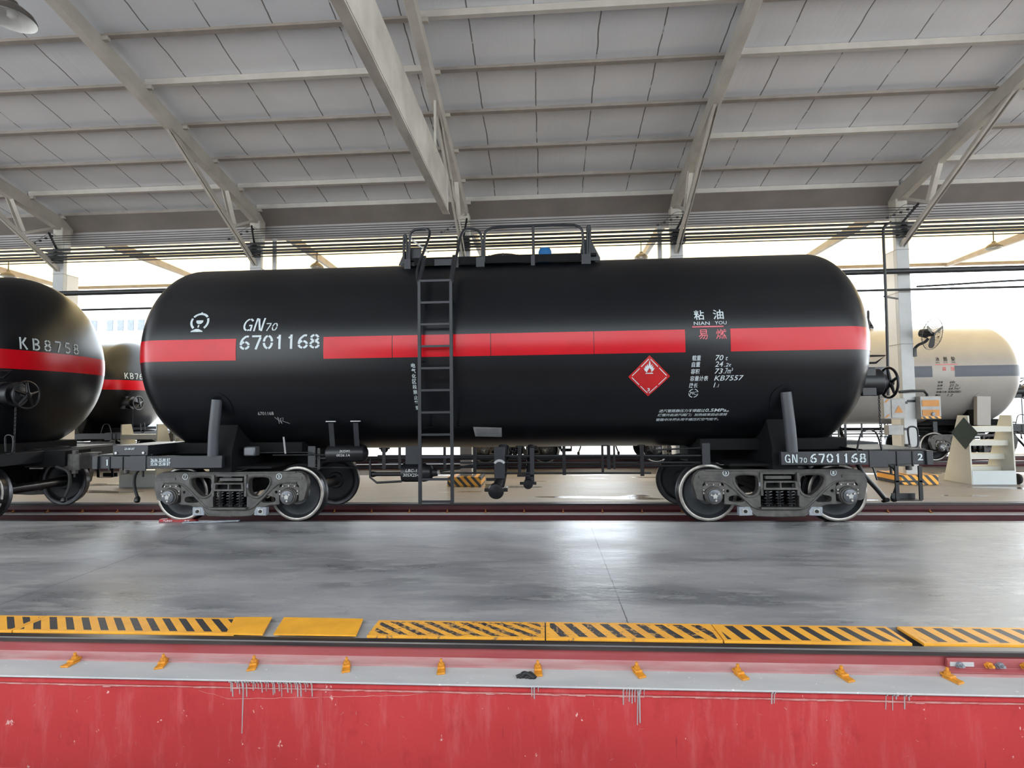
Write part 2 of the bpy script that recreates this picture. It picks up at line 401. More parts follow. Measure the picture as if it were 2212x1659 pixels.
def cat2(*parts):
    V, F = [], []
    for v, f in parts:
        n = len(V); V += v; F += [tuple(n + i for i in q) for q in f]
    return V, F
def shift(vf, dx, dy): return [(a + dx, b + dy) for a, b in vf[0]], vf[1]

# ------------------------------------------------------------------ tank wagon
XC0, XC1, HA, TR, ZC = .03, 9.65, .77, 1.507, 2.561
WO = (4.88, 0, 0)
def side(x, z, off=.004):                       # point on the near side of the shell
    s = (x - XC1) / HA if x > XC1 else ((XC0 - x) / HA if x < XC0 else 0)
    k = max(0, 1 - s * s - ((z - ZC) / TR) ** 2); y = -TR * math.sqrt(k)
    n = Vector((0, y, z - ZC)).normalized(); return (x, y + n.y * off, z + n.z * off)
def vside(u, v, off=.004):                       # v = arc length around the shell from mid height
    th = v / TR; return (u, -(TR + off) * math.cos(th), ZC + (TR + off) * math.sin(th))
def headpt(y, z, off=.005):
    k = max(0, 1 - (y * y + (z - ZC) ** 2) / TR ** 2); return (XC1 + HA * math.sqrt(k) + off, y, z)
def zv(z): return TR * math.asin((z - ZC) / TR)
def letters(name, vf, fn, mat, parent, org=WO):
    mb = MB(org); mb.add([fn(a, b) for a, b in vf[0]], vf[1]); return mb.build(name, mat, parent, fixn=False)

def wheelset(x, parent, org):
    for s in (-1, 1):
        yo = s * .811                                             # outer face
        d = -s
        mb = MB(org); c = (x, yo, .42); ax = (0, d, 0)
        mb.lathe(c, ax, [(.03, .10), (.03, .17), (.055, .19), (.06, .33), (.012, .372), (0, .374)], 40, False)
        mb.lathe(c, ax, [(.135, .37), (.1, .35), (.085, .30), (.09, .15), (.13, .13), (.13, .075)], 40, False)
        wh = mb.build('wheel', 'web', parent, angle=50)
        mb = MB(org); mb.lathe(c, ax, [(0, .372), (-.002, .38), (-.002, .408), (.006, .416)], 48, False)
        mb.build('rim_face', 'rim', None, angle=50).parent = parent
        mb = MB(org); mb.lathe(c, ax, [(.006, .416), (.07, .42), (.095, .424), (.105, .438), (.12, .448), (.134, .44), (.137, .37), (.13, .36)], 48, False)
        mb.build('flange', 'flange', parent, angle=50)
    MB(org).lathe((x, -1.12, .42), (0, 1, 0), [(0, .06), (.3, .065), (.32, .09), (.5, .09), (.55, .08), (1.7, .08), (1.74, .09), (1.92, .09), (1.94, .065), (2.24, .06)], 20).build('axle', 'flange', parent)

def bogie(xc, wagon, org):
    """three-piece bogie: bolster body > side frames, wheels, springs, axle boxes"""
    mb = MB(org); mb.box((xc - .2, -1.0, .5), (xc + .2, 1.0, .62)).box((xc - .17, -.75, .42), (xc + .17, .75, .74)).lathe((xc, 0, .74), (0, 0, 1), [(0, .19), (.1, .19)], 20)
    B = mb.build('bogie', 'flat', wagon, .012)
    X = lambda l: [(xc + a, b) for a, b in l]
    half = [(0, .782), (-1.02, .782), (-1.10, .765), (-1.155, .715), (-1.19, .62), (-1.185, .55), (-1.14, .372), (-1.10, .352), (-1.05, .352), (-1.062, .50),
            (-1.058, .575), (-1.03, .607), (-.80, .607), (-.768, .58), (-.762, .46), (-.766, .315), (-.63, .305), (-.55, .285), (-.47, .235), (-.41, .185), (-.34, .14), (0, .125)]
    outer = X(half + [(-a, b) for a, b in half[::-1][1:-1]])
    tri = chaikin([(-.60, .70), (-.34, .70), (-.285, .665), (-.29, .48), (-.36, .42), (-.44, .42), (-.545, .51), (-.612, .61)])
    small = chaikin([(-.70, .325), (-.705, .40), (-.64, .418), (-.55, .412), (-.46, .325)])
    hole = arc((-.714, .48), .021, 0, 330, 10)
    win = [(-.245, .715), (.245, .715), (.245, .50), (.262, .47), (.262, .262), (-.262, .262), (-.262, .47), (-.245, .50)]
    holes = [X(win)]
    for h in (tri, small, hole): holes += [X(h), X([(-a, b) for a, b in h[::-1]])]
    for s in (-1, 1):
        y = s * 1.0
        mb = MB(org); mb.prism([outer] + holes, y - .055, y + .055)
        sf = mb.build('side_frame', 'bogie', B, .012, 30)
        # raised ribs and flanges cast on the frame
        mb = MB(org); yo = y + s * .055
        for q in (-1, 1):
            mb.bar((xc + q * .25, yo, .42), (xc + q * .25, yo, .74), .035, .05, (0, 1, 0))
            tt = [(a, b) for a, b in [(-.62, .715), (-.30, .715), (-.262, .66), (-.27, .46), (-.36, .395), (-.46, .395), (-.57, .50), (-.635, .61)]]
            mb.tube([(xc + q * a, yo, b) for a, b in chaikin(tt)], .014, 6, closed=True)
            mb.tube(smooth3([(xc + q * 1.03, yo, .622), (xc + q * .80, yo, .622), (xc + q * .68, yo, .56), (xc + q * .46, yo, .34), (xc + q * .33, yo, .22), (xc, yo, .22)]), .016, 6)
            mb.tube([(xc + q * .77, yo, .31), (xc + q * .62, yo, .30), (xc + q * .5, yo, .26), (xc + q * .33, yo, .14), (xc, yo, .13)], .015, 6)
            mb.box((xc + q * .98 - .13, yo - .012, .665), (xc + q * .98 + .13, yo + .012, .70))
        mb.box((xc - 1.02, yo - .03, .768), (xc + 1.02, yo + .03, .785)).box((xc - .28, yo - .06, .236), (xc + .28, yo + .02, .262))
        mb.build('frame_rib', 'bogie', B)
        # bolster end showing in the window
        mb = MB(org); yb = y + s * .05
        mb.prism([X([(-.222, .625), (.222, .625), (.235, .5), (-.235, .5)]), X([(-.195, .6), (-.01, .6), (-.01, .53), (-.205, .53)]), X([(.01, .6), (.195, .6), (.205, .53), (.01, .53)])], yb - .05, yb + .02)
        mb.box((xc - .18, y - .03, .64), (xc + .18, y + .03, .69)); mb.build('bolster_end', 'bogie', B, .006)
        mb = MB(org)
        for q in (-1, 1): mb.box((xc + q * .255 - .028, yb - .02, .545), (xc + q * .255 + .028, yb + .04, .605))
        mb.build('wear_plate', 'lug', B, .006)
        for kx in (-.155, 0, .155):
            MB(org).cyl((xc + kx, y + s * .02, .265), (xc + kx, y + s * .02, .5), .036, 12).build('inner_spring', 'spring', B)
            MB(org).cyl((xc + kx, y - s * .12, .265), (xc + kx, y - s * .12, .5), .062, 12).build('rear_spring', 'flat', B)
            for ky in (.0,):
                pts = [(xc + kx + .058 * math.cos(t), y - s * ky + s * .02 + .058 * math.sin(t), .278 + .205 * t / (2 * PI * 5)) for t in [i * 2 * PI / 12 for i in range(61)]]
                MB(org).tube(pts, .0145, 8).build('coil_spring', 'spring', B)
        for q in (-1, 1):                                         # axle boxes
            x = xc + q * .915
            mb = MB(org); mb.lathe((x, y - s * .12, .42), (0, s, 0), [(0, .125), (.2, .125), (.2, .115), (.235, .115)], 28)
            mb.prism([[(x - .15, .43), (x - .15, .545), (x - .1, .575), (x + .1, .575), (x + .15, .545), (x + .15, .43), (x + .118, .43)] + arc((x, .42), .127, 10, 170, 12) + [(x - .118, .43)]], y - .06, y + .07)
            mb.box((x - .11, y - .06, .572), (x + .11, y + .075, .61))
            ab = mb.build('axle_box', 'bogie', B, .006)
            MB(org).lathe((x, y + s * .10, .42), (0, s, 0), [(0, .095), (.035, .092), (.04, .08), (.045, .035)], 24).build('end_cap', 'cap', B)
            star = [(x + (.042 if i % 2 == 0 else .026) * math.cos(i * PI / 5 + .3), .42 + (.042 if i % 2 == 0 else .026) * math.sin(i * PI / 5 + .3)) for i in range(10)]
            MB(org).prism([star], y + s * .146, y + s * .151).build('locking_plate', 'capwhite', B)
            mb = MB(org)
            for a in (0, 120, 240):
                bx, bz = x + .058 * math.cos(math.radians(a + 40)), .42 + .058 * math.sin(math.radians(a + 40))
                mb.lathe((bx, y + s * .14, bz), (0, s, 0), [(0, .017), (.018, .015)], 6)
            for bx, bz in ((x - .135, .5), (x + .135, .5), (x - .135, .455), (x + .135, .455), (x - .09, .572), (x, .576), (x + .09, .572)):
                mb.lathe((bx, y + s * .06, bz), (0, s, 0), [(0, .013), (.018, .011)], 8)
            mb.build('cap_bolt', 'rim', B)
            lug = X([(q * .57, .262), (q * .42, .262), (q * .385, .20), (q * .385, .14), (q * .57, .135)])
            mb = MB(org).prism([lug], y - s * .02, y + s * .07); mb.build('brake_beam_bracket', 'lug', B, .01)
            mb = MB(org).box((xc + q * .485 - .04, y + s * .07, .165), (xc + q * .485 + .04, y + s * .078, .235)); mb.build('bracket_plate', 'capwhite', B, .008)
            MB(org).lathe((xc + q * .485, y + s * .076, .2), (0, s, 0), [(0, .026), (.02, .022)], 10).build('bracket_pin', 'black', B)
    for q in (-1, 1):
        wheelset(xc + q * .915, B, org)
        mb = MB(org).bar((xc + q * .42, -.78, .3), (xc + q * .42, .78, .3), .08, .07)
        for s in (-1, 1): mb.prism([arc((xc + q * .915, .42), .425, 180 + (-28 if q > 0 else 208 - 180 - 28), 180 + 22, 6) + arc((xc + q * .915, .42), .47, 180 + 22, 180 - 28, 6)] if q > 0 else [arc((xc + q * .915, .42), .425, -22, 28, 6) + arc((xc + q * .915, .42), .47, 28, -22, 6)], s * .7 - .04, s * .7 + .04)
        mb.build('brake_beam', 'black', B)
    return B

def band(parent, x0, x1, org, wrap0=False, wrap1=False, mat='tape', name='red_band'):
    """retro-reflective strip following the shell at constant height and round the ends"""
    z0, z1 = 2.415, 2.725; kz = 4; cols = []
    def col(x=None, end=0, ph=0):
        c = []
        for j in range(kz + 1):
            z = z0 + (z1 - z0) * j / kz; k = math.sqrt(1 - ((z - ZC) / TR) ** 2); e = .004
            if end == 0: c.append((x, -(TR * k + e), z))
            elif end == 1: c.append((XC1 + (HA * k + e) * math.sin(ph), -(TR * k + e) * math.cos(ph), z))
            else: c.append((XC0 - (HA * k + e) * math.sin(ph), -(TR * k + e) * math.cos(ph), z))
        return c
    if wrap0: cols += [col(end=-1, ph=PI * i / 40) for i in range(40, 0, -1)]
    cols += [col(x0 + (x1 - x0) * i / 6) for i in range(7)]
    if wrap1: cols += [col(end=1, ph=PI * i / 40) for i in range(1, 41)]
    mb = MB(org); vs = [v for c in cols for v in c]; n = kz + 1
    mb.add(vs, [(i * n + j, (i + 1) * n + j, (i + 1) * n + j + 1, i * n + j + 1) for i in range(len(cols) - 1) for j in range(kz)])
    return mb.build(name, mat, parent, fixn=False)

def text_side(parent, vf, mat, name='lettering', org=WO): return letters(name, vf, lambda u, v: vside(u, v), mat, parent, org)

def coupler(parent, xe, d, org):
    mb = MB(org)
    mb.bar((xe - d * .5, 0, .86), (xe + d * .28, 0, .86), .17, .19)
    mb.prism([[(xe + d * a, b) for a, b in chaikin([(.22, -.13), (.30, -.2), (.52, -.22), (.60, -.16), (.52, -.1), (.42, -.02), (.50, .06), (.66, .1), (.68, .2), (.52, .24), (.3, .2), (.22, .13)], 1)]], .72, 1.0, 'xy')
    mb.cyl((xe + d * .5, -.17, .66), (xe + d * .5, -.17, 1.06), .045, 12)
    mb.cyl((xe + d * .34, 0, .72), (xe + d * .34, 0, .58), .02, 8)
    return mb.build('coupler', 'bogie', parent, .012)

def wagon_body(label, group):
    T = thing('tank_wagon', WO, label, 'railway wagon', group)
    o = WO
    prof = [(XC0 - HA * math.cos(t), TR * math.sin(t)) for t in [PI / 2 * i / 20 for i in range(21)]]
    prof += [(XC0 + (XC1 - XC0) * i / 8, TR) for i in range(1, 8)]
    prof += [(XC1 + HA * math.sin(t), TR * math.cos(t)) for t in [PI / 2 * i / 20 for i in range(21)]]
    prof[0] = (XC0 - HA, .0); prof[-1] = (XC1 + HA, .0)
    tank = MB(o).lathe((0, 0, ZC), (1, 0, 0), prof, 128).build('tank', 'tank', T, angle=60)
    # saddles and short underframe at both ends
    for sx, d in ((-1, -1), (1, 1)):
        X = lambda x: x if sx > 0 else 9.76 - x                    # mirror about mid length 4.88
        mb = MB(o)
        mb.bar((X(7.85), 0, .93), (X(10.72), 0, .93), .52, .26)
        mb.box((min(X(7.9), X(10.0)), -.75, 1.03), (max(X(7.9), X(10.0)), .75, 1.2))
        mb.prism([[(-1.22, .8), (1.22, .8), (1.22, 1.1), (1.05, 1.5), (.8, 1.4), (.45, 1.22), (0, 1.14), (-.45, 1.22), (-.8, 1.4), (-1.05, 1.5), (-1.22, 1.1)]], X(8.915) - .17, X(8.915) + .17, 'yz')
        mb.box((min(X(8.2), X(9.7)), -1.1, .83), (max(X(8.2), X(9.7)), 1.1, .87))
        mb.build('underframe', 'flat', T, .01)
        for s in (-1, 1):
            x0, x1 = sorted((X(8.8), X(10.72)))
            mb = MB(o).box((x0, s * 1.33 - .035, .875), (x1, s * 1.33 + .035, 1.055)); sb = mb.build('sill', 'grey_black', T, .006)
            x0, x1 = sorted((X(9.94), X(10.18))); MB(o).box((x0, s * 1.37 - .008, .84), (x1, s * 1.37 + .008, 1.062)).build('sill_plate', 'grey_black', T, .004)
            for xx in (10.02, 10.3, 10.5): MB(o).box((X(xx) - .008, s * 1.365 - .012, .85), (X(xx) + .008, s * 1.365 + .012, 1.05)).build('sill_rib', 'black', sb)
            # tube strut from sill up to the shell
            mb = MB(o).tube([(X(8.96), s * 1.33, 1.05), (X(8.93), s * 1.36, 1.40), (X(8.9), s * 1.34, 1.86)], .072, 18)
            mb.build('support_strut', 'strut', T)
            pad = [(X(8.9) + .19 * math.cos(a), zv(1.78) + .21 * math.sin(a)) for a in [PI * i / 20 for i in range(21)]] + [(X(8.9) - .17, zv(1.78) - .16), (X(8.9) + .17, zv(1.78) - .16)]
            if s < 0:
                mb = MB(o); n = len(pad)
                mb.add([vside(a, b, .012) for a, b in pad] + [vside(a, b, -.01) for a, b in pad] + [vside(X(8.9), zv(1.8), .012)], [(i, (i + 1) % n, 2 * n) for i in range(n)] + [(i, (i + 1) % n, n + (i + 1) % n, n + i) for i in range(n)])
                mb.build('reinforcing_pad', 'tank', T, angle=50)
        x0, x1 = sorted((X(10.66), X(10.74)))
        MB(o).box((x0, -1.40, .87), (x1, 1.40, 1.06)).build('end_sill', 'grey_black', T, .006)
        x0, x1 = sorted((X(9.9), X(10.72))); MB(o).box((x0, -1.3, 1.06), (x1, 1.3, 1.075)).build('end_deck', 'black', T)
        mb = MB(o).prism([[(X(9.7), 1.08), (X(10.2), 1.13), (X(10.72), 1.1), (X(10.72), 1.075), (X(9.7), 1.06)]], -.28, .28); mb.build('draft_cover', 'black', T)
        coupler(T, X(10.72), d, o)
        # steps
        for s in (-1, 1) if sx > 0 else (1,):
            ys = s * 1.39
            mb = MB(o)
            for xx in (10.27, 10.57): mb.bar((X(xx), ys, .86), (X(xx), ys, .41), .045, .02, (0, 1, 0))
            mb.bar((X(10.25), ys, .655), (X(10.59), ys, .655), .02, .02); mb.box((min(X(10.27), X(10.57)), ys - .02, .4), (max(X(10.27), X(10.57)), ys + .13, .412))
            mb.box((min(X(10.27), X(10.57)), ys + .115, .4), (max(X(10.27), X(10.57)), ys + .13, .48))
            mb.build('step', 'black', T)
        # brake hose
        MB(o).tube(smooth3([(X(10.66), -.35, .8), (X(10.9), -.36, .74), (X(10.93), -.37, .5), (X(10.84), -.38, .28)]), .024, 10).build('brake_hose', 'rubber', T)
        MB(o).lathe((X(10.84), -.38, .31), (0, -.25, -1), [(0, .03), (.03, .045), (.08, .045), (.1, .02)], 12).build('hose_coupling', 'black', T)
        if sx < 0: continue
        mb = MB(o).tube(smooth3([(X(9.80), -1.34, 1.05), (X(9.86), -1.34, 1.30), (X(9.93), -1.34, 1.34), (X(10.02), -1.34, 1.34), (X(10.08), -1.34, 1.28), (X(10.13), -1.34, 1.05)]), .012, 8); mb.build('grab_iron', 'black', T)
        mb = MB(o).tube(smooth3([(X(10.76), -.9, 1.06), (X(10.86), -.92, 1.06), (X(10.88), -.92, 1.12), (X(10.88), -.92, 1.32), (X(10.84), -.92, 1.36), (X(10.77), -.92, 1.36), (X(10.74), -.92, 1.32), (X(10.76), -.92, 1.1)]), .012, 8); mb.build('grab_iron', 'black', T)
        # rod and lever in front of the outer wheel
        mb = MB(o).tube(smooth3([(X(10.0), -1.0, .84), (X(10.06), -1.0, .7), (X(10.24), -1.0, .5), (X(10.36), -1.0, .34)]), .032, 10)
        mb.cyl((X(10.33), -1.08, .36), (X(10.37), -.92, .32), .03, 8); mb.cyl((X(10.2), -1.0, .8), (X(10.25), -1.0, .62), .012, 6); mb.build('uncoupling_lever', 'black', T)
    # cover box over the left sill
    MB(o).box((-.72, -1.34, 1.06), (-.18, -.45, 1.21)).build('cover_box', 'grey_black', T, .008)
    mb = MB(o)
    for xx in (-.66, -.24): mb.lathe((xx, -1.345, 1.10), (0, -1, 0), [(0, .02), (.012, .018)], 10)
    mb.build('cover_bolt', 'plate', T)
    bogie(.895, T, o); bogie(8.895, T, o)
    # ladder
    mb = MB(o)
    for x in (3.915, 4.355): mb.bar((x, -1.62, .41), (x, -1.62, 3.45), .045, .05, (0, 1, 0)); mb.bar((x, -1.62, 3.44), (x - .03, -1.15, 3.93), .045, .05, (1, 0, 0))
    lad = mb.build('ladder', 'grey_black', T, .005)
    for k in range(11): MB(o).bar((3.915, -1.62, .435 + .302 * k), (4.355, -1.62, .435 + .302 * k), .035, .03).build('rung', 'grey_black', lad)
    for z in (1.42, 2.35, 3.2):
        for x in (3.93, 4.34):
            yy = -math.sqrt(max(.01, TR * TR - (z - ZC) ** 2)); MB(o).bar((x, -1.6, z), (x, yy, z), .03, .012).build('ladder_bracket', 'black', lad)
    mb = MB(o)                                                     # curved hand grips on top of the ladder
    mb.tube(smooth3([(3.90, -1.62, 3.40), (3.85, -1.5, 3.58), (3.82, -1.3, 3.75), (3.87, -1.1, 4.05), (3.916, -.95, 4.30), (3.91, -.9, 4.42), (3.80, -.85, 4.46), (3.63, -.80, 4.46), (3.56, -.76, 4.40), (3.54, -.72, 3.88)]), .02, 10)
    mb.tube(smooth3([(4.37, -1.62, 3.40), (4.37, -1.5, 3.58), (4.36, -1.3, 3.77), (4.37, -1.1, 4.05), (4.39, -.95, 4.30), (4.44, -.88, 4.42), (4.56, -.80, 4.45), (4.66, -.76, 4.42), (4.69, -.72, 4.30), (4.69, -.72, 3.85)]), .02, 10)
    mb.build('hand_grip', 'grey_black', lad)
    # walkway on top
    yP = -.72
    mb = MB(o).box((3.62, yP - .0, 4.015), (6.32, yP + .26, 4.035)).box((3.62, yP - .012, 3.925), (6.32, yP + .012, 4.04)).box((3.62, .40, 4.015), (6.32, .72, 4.035))
    mb.box((3.5, yP, 4.0), (3.62, .72, 4.04)).box((6.32, yP, 4.0), (6.44, .72, 4.04)); walk = mb.build('walkway', 'flat', T)
    for x, wd in ((3.52, .1), (4.28, .08), (4.66, .13), (5.47, .06), (6.28, .14)):
        mb = MB(o).box((x - wd / 2, yP - .03, 3.83), (x + wd / 2, yP - .015, 4.02)); mb.box((x - wd / 2, yP - .02, 3.84), (x + wd / 2, yP + .10, 3.86))
        mb.build('walkway_foot', 'grey_black', walk)
    for pts in ([(4.72, 3.95), (4.72, 4.36), (4.76, 4.45), (4.88, 4.49), (6.08, 4.49), (6.2, 4.45), (6.24, 4.36), (6.25, 3.95)],
                [(3.46, 3.95), (3.46, 4.38), (3.48, 4.42), (3.50, 4.38), (3.52, 3.95)], [(6.3, 3.95), (6.31, 4.44), (6.335, 4.47), (6.35, 4.42), (6.33, 3.95)]):
        MB(o).tube(smooth3([(a, yP, b) for a, b in pts], 1), .021, 10).build('handrail', 'grey_black', walk)
    MB(o).cyl((5.48, yP, 3.95), (5.48, yP, 4.48), .022, 10).build('handrail_post', 'grey_black', walk)
    MB(o).tube([(4.72, .72, 4.02), (4.72, .72, 4.45), (6.25, .72, 4.45), (6.25, .72, 4.02)], .018, 8).build('handrail', 'grey_black', walk)
    for pts in ([(3.36, 3.95), (3.44, 4.13), (3.52, 4.2), (3.72, 4.2), (3.72, 4.0), (3.62, 3.93)], [(6.2, 3.95), (6.2, 4.1), (6.24, 4.27), (6.36, 4.27), (6.5, 3.98), (6.5, 3.93)]):
        MB(o).prism([pts], yP + .05, yP + .08).build('end_gusset', 'grey_black', walk)
    MB(o).bar((3.53, yP, 4.38), (3.90, yP - .25, 4.05), .02, .02).build('brace_rod', 'plate', walk)
    MB(o).box((3.95, yP - .05, 3.9), (4.28, yP - .03, 4.0)).build('top_step', 'grey_black', walk)
    mb = MB(o).lathe((4.98, 0, 4.0), (0, 0, 1), [(0, .3), (.12, .3), (.12, .34), (.16, .34), (.2, .3), (.24, .15), (.25, 0)], 32)
    for a in range(8): mb.cyl((4.98 + .33 * math.cos(a * PI / 4), .33 * math.sin(a * PI / 4), 4.05), (4.98 + .33 * math.cos(a * PI / 4), .33 * math.sin(a * PI / 4), 4.19), .018, 6)
    mb.build('manhole_dome', 'black', T)
    MB(o).lathe((5.66, 0, 4.05), (0, 0, 1), [(0, .11), (.24, .11), (.29, .09), (.3, 0)], 20).build('vent_cap', 'blue', T)
    # air reservoir, straps
    mb = MB(o).lathe((2.33, -1.0, 1.045), (1, 0, 0), [(0, .0), (.015, .06), (.05, .115), (.09, .13), (.57, .13), (.61, .115), (.645, .06), (.66, 0)], 28); mb.build('air_reservoir', 'black', T)
    for x in (2.47, 2.84):
        MB(o).bar((x, -1.06, 1.15), (x + .01, -1.15, 1.50), .075, .012, (0, 1, 0)).build('reservoir_strap', 'grey_black', T)
        MB(o).bar((x - .06, -1.17, 1.525), (x + .09, -1.17, 1.525), .012, .012).build('strap_clip', 'plate', T)
    # brake cylinder
    mb = MB(o).lathe((3.47, -.9, .74), (1, 0, 0), [(0, .06), (.01, .13), (.06, .135), (.34, .135), (.38, .125), (.44, .11), (.47, .06), (.54, .05)], 28)
    mb.lathe((3.0, -.9, .72), (1, 0, 0), [(0, .04), (.03, .045), (.08, .03), (.47, .03)], 12); mb.build('brake_cylinder', 'black', T)
    MB(o).lathe((3.98, -.9, .74), (1, 0, 0), [(0, .035), (.04, .035)], 12).build('push_rod', 'plate', T)
    MB(o).box((3.53, -.93, .86), (3.76, -.9, 1.14)).build('cylinder_bracket', 'grey_black', T)
    # outlets
    MB(o).box((4.865, -.98, .66), (5.02, -.955, 1.12)).build('outlet_bracket', 'grey_black', T, .004)
    mb = MB(o).tube([(4.98, -.6, 1.1), (4.96, -.8, .72), (4.93, -.93, .56), (4.89, -.98, .50)], .085, 16)
    mb.lathe((4.89, -.9, .5), (0, -1, -.25), [(0, .1), (.05, .115), (.12, .115), (.14, .07), (.15, 0)], 20).box((4.72, -1.0, .47), (5.06, -.96, .52)).box((4.74, -.95, .62), (5.02, -.9, .66))
    mb.build('outlet_valve', 'black', T)
    MB(o).box((5.39, -.95, .6), (5.45, -.92, 1.1)).build('outlet_bracket', 'grey_black', T)
    mb = MB(o).tube([(5.40, -.6, 1.1), (5.38, -.85, .72), (5.36, -.95, .6)], .055, 12)
    mb.lathe((5.36, -.92, .59), (0, -1, -.2), [(0, .06), (.04, .075), (.09, .07), (.1, 0)], 16).box((5.24, -1.0, .57), (5.48, -.96, .61)).box((5.2, -.95, .68), (5.44, -.9, .71)); mb.build('outlet_valve', 'black', T)
    MB(o).prism([[(4.943 + a, .90 + b) for a, b in arc((0, -.06), .10, 30, 150, 10) + arc((0, -.06), .065, 150, 30, 10)]], -.992, -.985).build('nameplate_arc', 'plate', T)
    # pipes and hangers
    for pts, r in (([(1.5, -.95, 1.02), (2.3, -.95, 1.02)], .012), ([(3.1, -.9, .99), (7.95, -.9, .965)], .02), ([(3.1, -.86, .885), (7.95, -.86, .865)], .014), ([(4.05, -.9, .735), (7.15, -.9, .72)], .014),
                   ([(1.0, -.98, 1.06), (2.05, -.98, 1.06), (2.16, -.98, 1.03), (2.18, -.98, .95)], .01), ([(3.0, -.95, .98), (3.0, -.95, .68), (3.1, -.95, .60), (3.48, -.95, .62)], .017), ([(7.1, -.9, 1.05), (7.9, -.9, 1.08)], .012),
                   ([(1.9, -.7, .8), (7.9, -.7, .8)], .02), ([(4.0, -.7, .74), (4.6, -.7, .84), (5.2, -.7, .86)], .018), ([(2.0, -.5, .92), (7.9, -.5, .92)], .035)):
        MB(o).tube(pts, r, 8).build('brake_pipe', 'black', T)
    for x, z0, wd in ((3.20, .80, .05), (3.44, .8, .04), (4.12, .8, .04), (4.57, .72, .05), (5.235, .72, .05), (5.89, .7, .05), (6.54, .78, .05), (6.62, .78, .03), (7.02, .68, .055), (6.45, .74, .035), (2.2, .8, .04)):
        MB(o).box((x - wd / 2, -.93, z0), (x + wd / 2, -.915, 1.12)).build('pipe_hanger', 'black', T)
    for x in (7.93, 2.1): MB(o).box((x - .055, -.95, .84), (x + .055, -.93, 1.15)).build('pipe_hanger', 'grey_black', T)
    for x in (5.235, 5.44, 7.02, 6.5): MB(o).lathe((x, -.88, 1.115), (0, 0, 1), [(0, .06), (.012, .055)], 12).build('hanger_foot', 'black', T)
    MB(o).tube([(1.72, -1.06, 1.3), (1.73, -1.02, 1.05)], .014, 8).build('drain_rod', 'plate', T)
    MB(o).box((1.12, -1.1, 1.02), (1.30, -.95, 1.16)).build('relay_valve', 'cap', T, .02)
    # hand brake on the right end
    mb = MB(o).cyl((10.1, -.82, 2.0), (10.42, -.82, 2.0), .2, 28); mb.box((10.1, -1.0, 1.8), (10.3, -.64, 2.2)); mb.build('hand_brake_housing', 'black', T, .01)
    mb = MB(o).lathe((10.40, -.82, 2.0), (1, 0, 0), [(0, .12), (.1, .12), (.12, .05), (.2, .04)], 20); mb.build('hand_brake_gear', 'grey_black', T)
    mb = MB(o).tube([(10.57, -.82 + .215 * math.cos(t), 1.99 + .215 * math.sin(t)) for t in [2 * PI * i / 36 for i in range(36)]], .018, 10, closed=True)
    for k in range(5):
        t = 2 * PI * k / 5 + .3; mb.tube([(10.6, -.82, 1.99), (10.57, -.82 + .21 * math.cos(t), 1.99 + .21 * math.sin(t))], [.03, .016], 8)
    mb.lathe((10.56, -.82, 1.99), (1, 0, 0), [(0, .05), (.07, .045), (.08, .02)], 14); mb.build('hand_wheel', 'black', T)
    ch = MB(o)
    for k in range(24):
        z = 1.78 - k * .03
        ch.tube([(10.42 + (.012 * math.cos(t) if k % 2 else 0), -.84 + (0 if k % 2 else .012 * math.cos(t)), z + .022 * math.sin(t)) for t in [2 * PI * i / 8 for i in range(8)]], .0055, 5, closed=True)
    ch.build('brake_chain', 'black', T)
    mb = MB(o).tube([(10.24, -.95, 2.37), (10.46, -.95, 2.37), (10.33, -.95, 2.27), (10.24, -.95, 2.27)], .016, 8)
    mb.build('end_grab_iron', 'black', T)
    return T

def side_band_set(T, mat='tape', name='red_band'):
    band(T, XC0, 1.235, WO, wrap0=True, mat=mat, name=name)
    for a, b in ((2.513, 3.495), (3.505, 4.88), (4.89, 6.298), (6.306, 7.53)): band(T, a, b, WO, mat=mat, name=name)
    band(T, 8.13, XC1, WO, wrap1=True, mat=mat, name=name)

main = wagon_body('black tank wagon with red band numbered 6701168, ladder at its middle, on the nearest track', 'tank wagons on the tracks')
bare = {}
left = copy_tree(main); left.location = (WO[0] - 13.2, 0, 0); left['label'] = 'black tank wagon cut by the left frame edge with KB8758 on its rounded end'
far_black = copy_tree(main); far_black.location = (WO[0] - 17.95, 8.3, 0); far_black['label'] = 'black tank wagon on the far track, its KB76 end seen between the two near wagons'
far_mid = copy_tree(main); far_mid.location = (WO[0] - 4.2, 8.3, 0); far_mid['label'] = 'wagon on the far track hidden behind the nearest tank, only wheels and underside showing'
far_grey = copy_tree(main); far_grey.location = (WO[0] + 8.95, 8.3, 0); far_grey['label'] = 'cream grey tank wagon with a dark blue band on the far track at right'
for o in far_grey.children:
    if o.name.startswith(('tank', 'reinforcing_pad', 'support_strut')):
        o.material_slots[0].link = 'OBJECT'; o.material_slots[0].material = MT['grey_tank']
for o in list(far_grey.children):                                  # this type has broad flat struts
    if o.name.startswith('support_strut'): bpy.data.objects.remove(o)
for s in (-1, 1):
    for x in (.86, 8.9):
        MB(WO).bar((x, s * 1.36, 1.05), (x + .02, s * 1.38, 1.86), .36, .12, (0, 1, 0)).build('support_strut', 'grey_tank', far_grey)
for t in (main, left, far_black, far_mid): side_band_set(t)
side_band_set(far_grey, 'navy', 'blue_band')

MB(WO).tube([(10.3, .9, 3.0), (10.5, .9, 3.0), (10.5, .9, 2.0)], .014, 6).build('end_grab_iron', 'black', main)
for o in left.children:                                            # its frame ends a little further back
    if o.name.startswith(('sill', 'end_sill', 'end_deck', 'coupler', 'draft_cover', 'grab_iron', 'step')) and sum(v[0] for v in o.bound_box) > 0:
        o.location.x -= .40
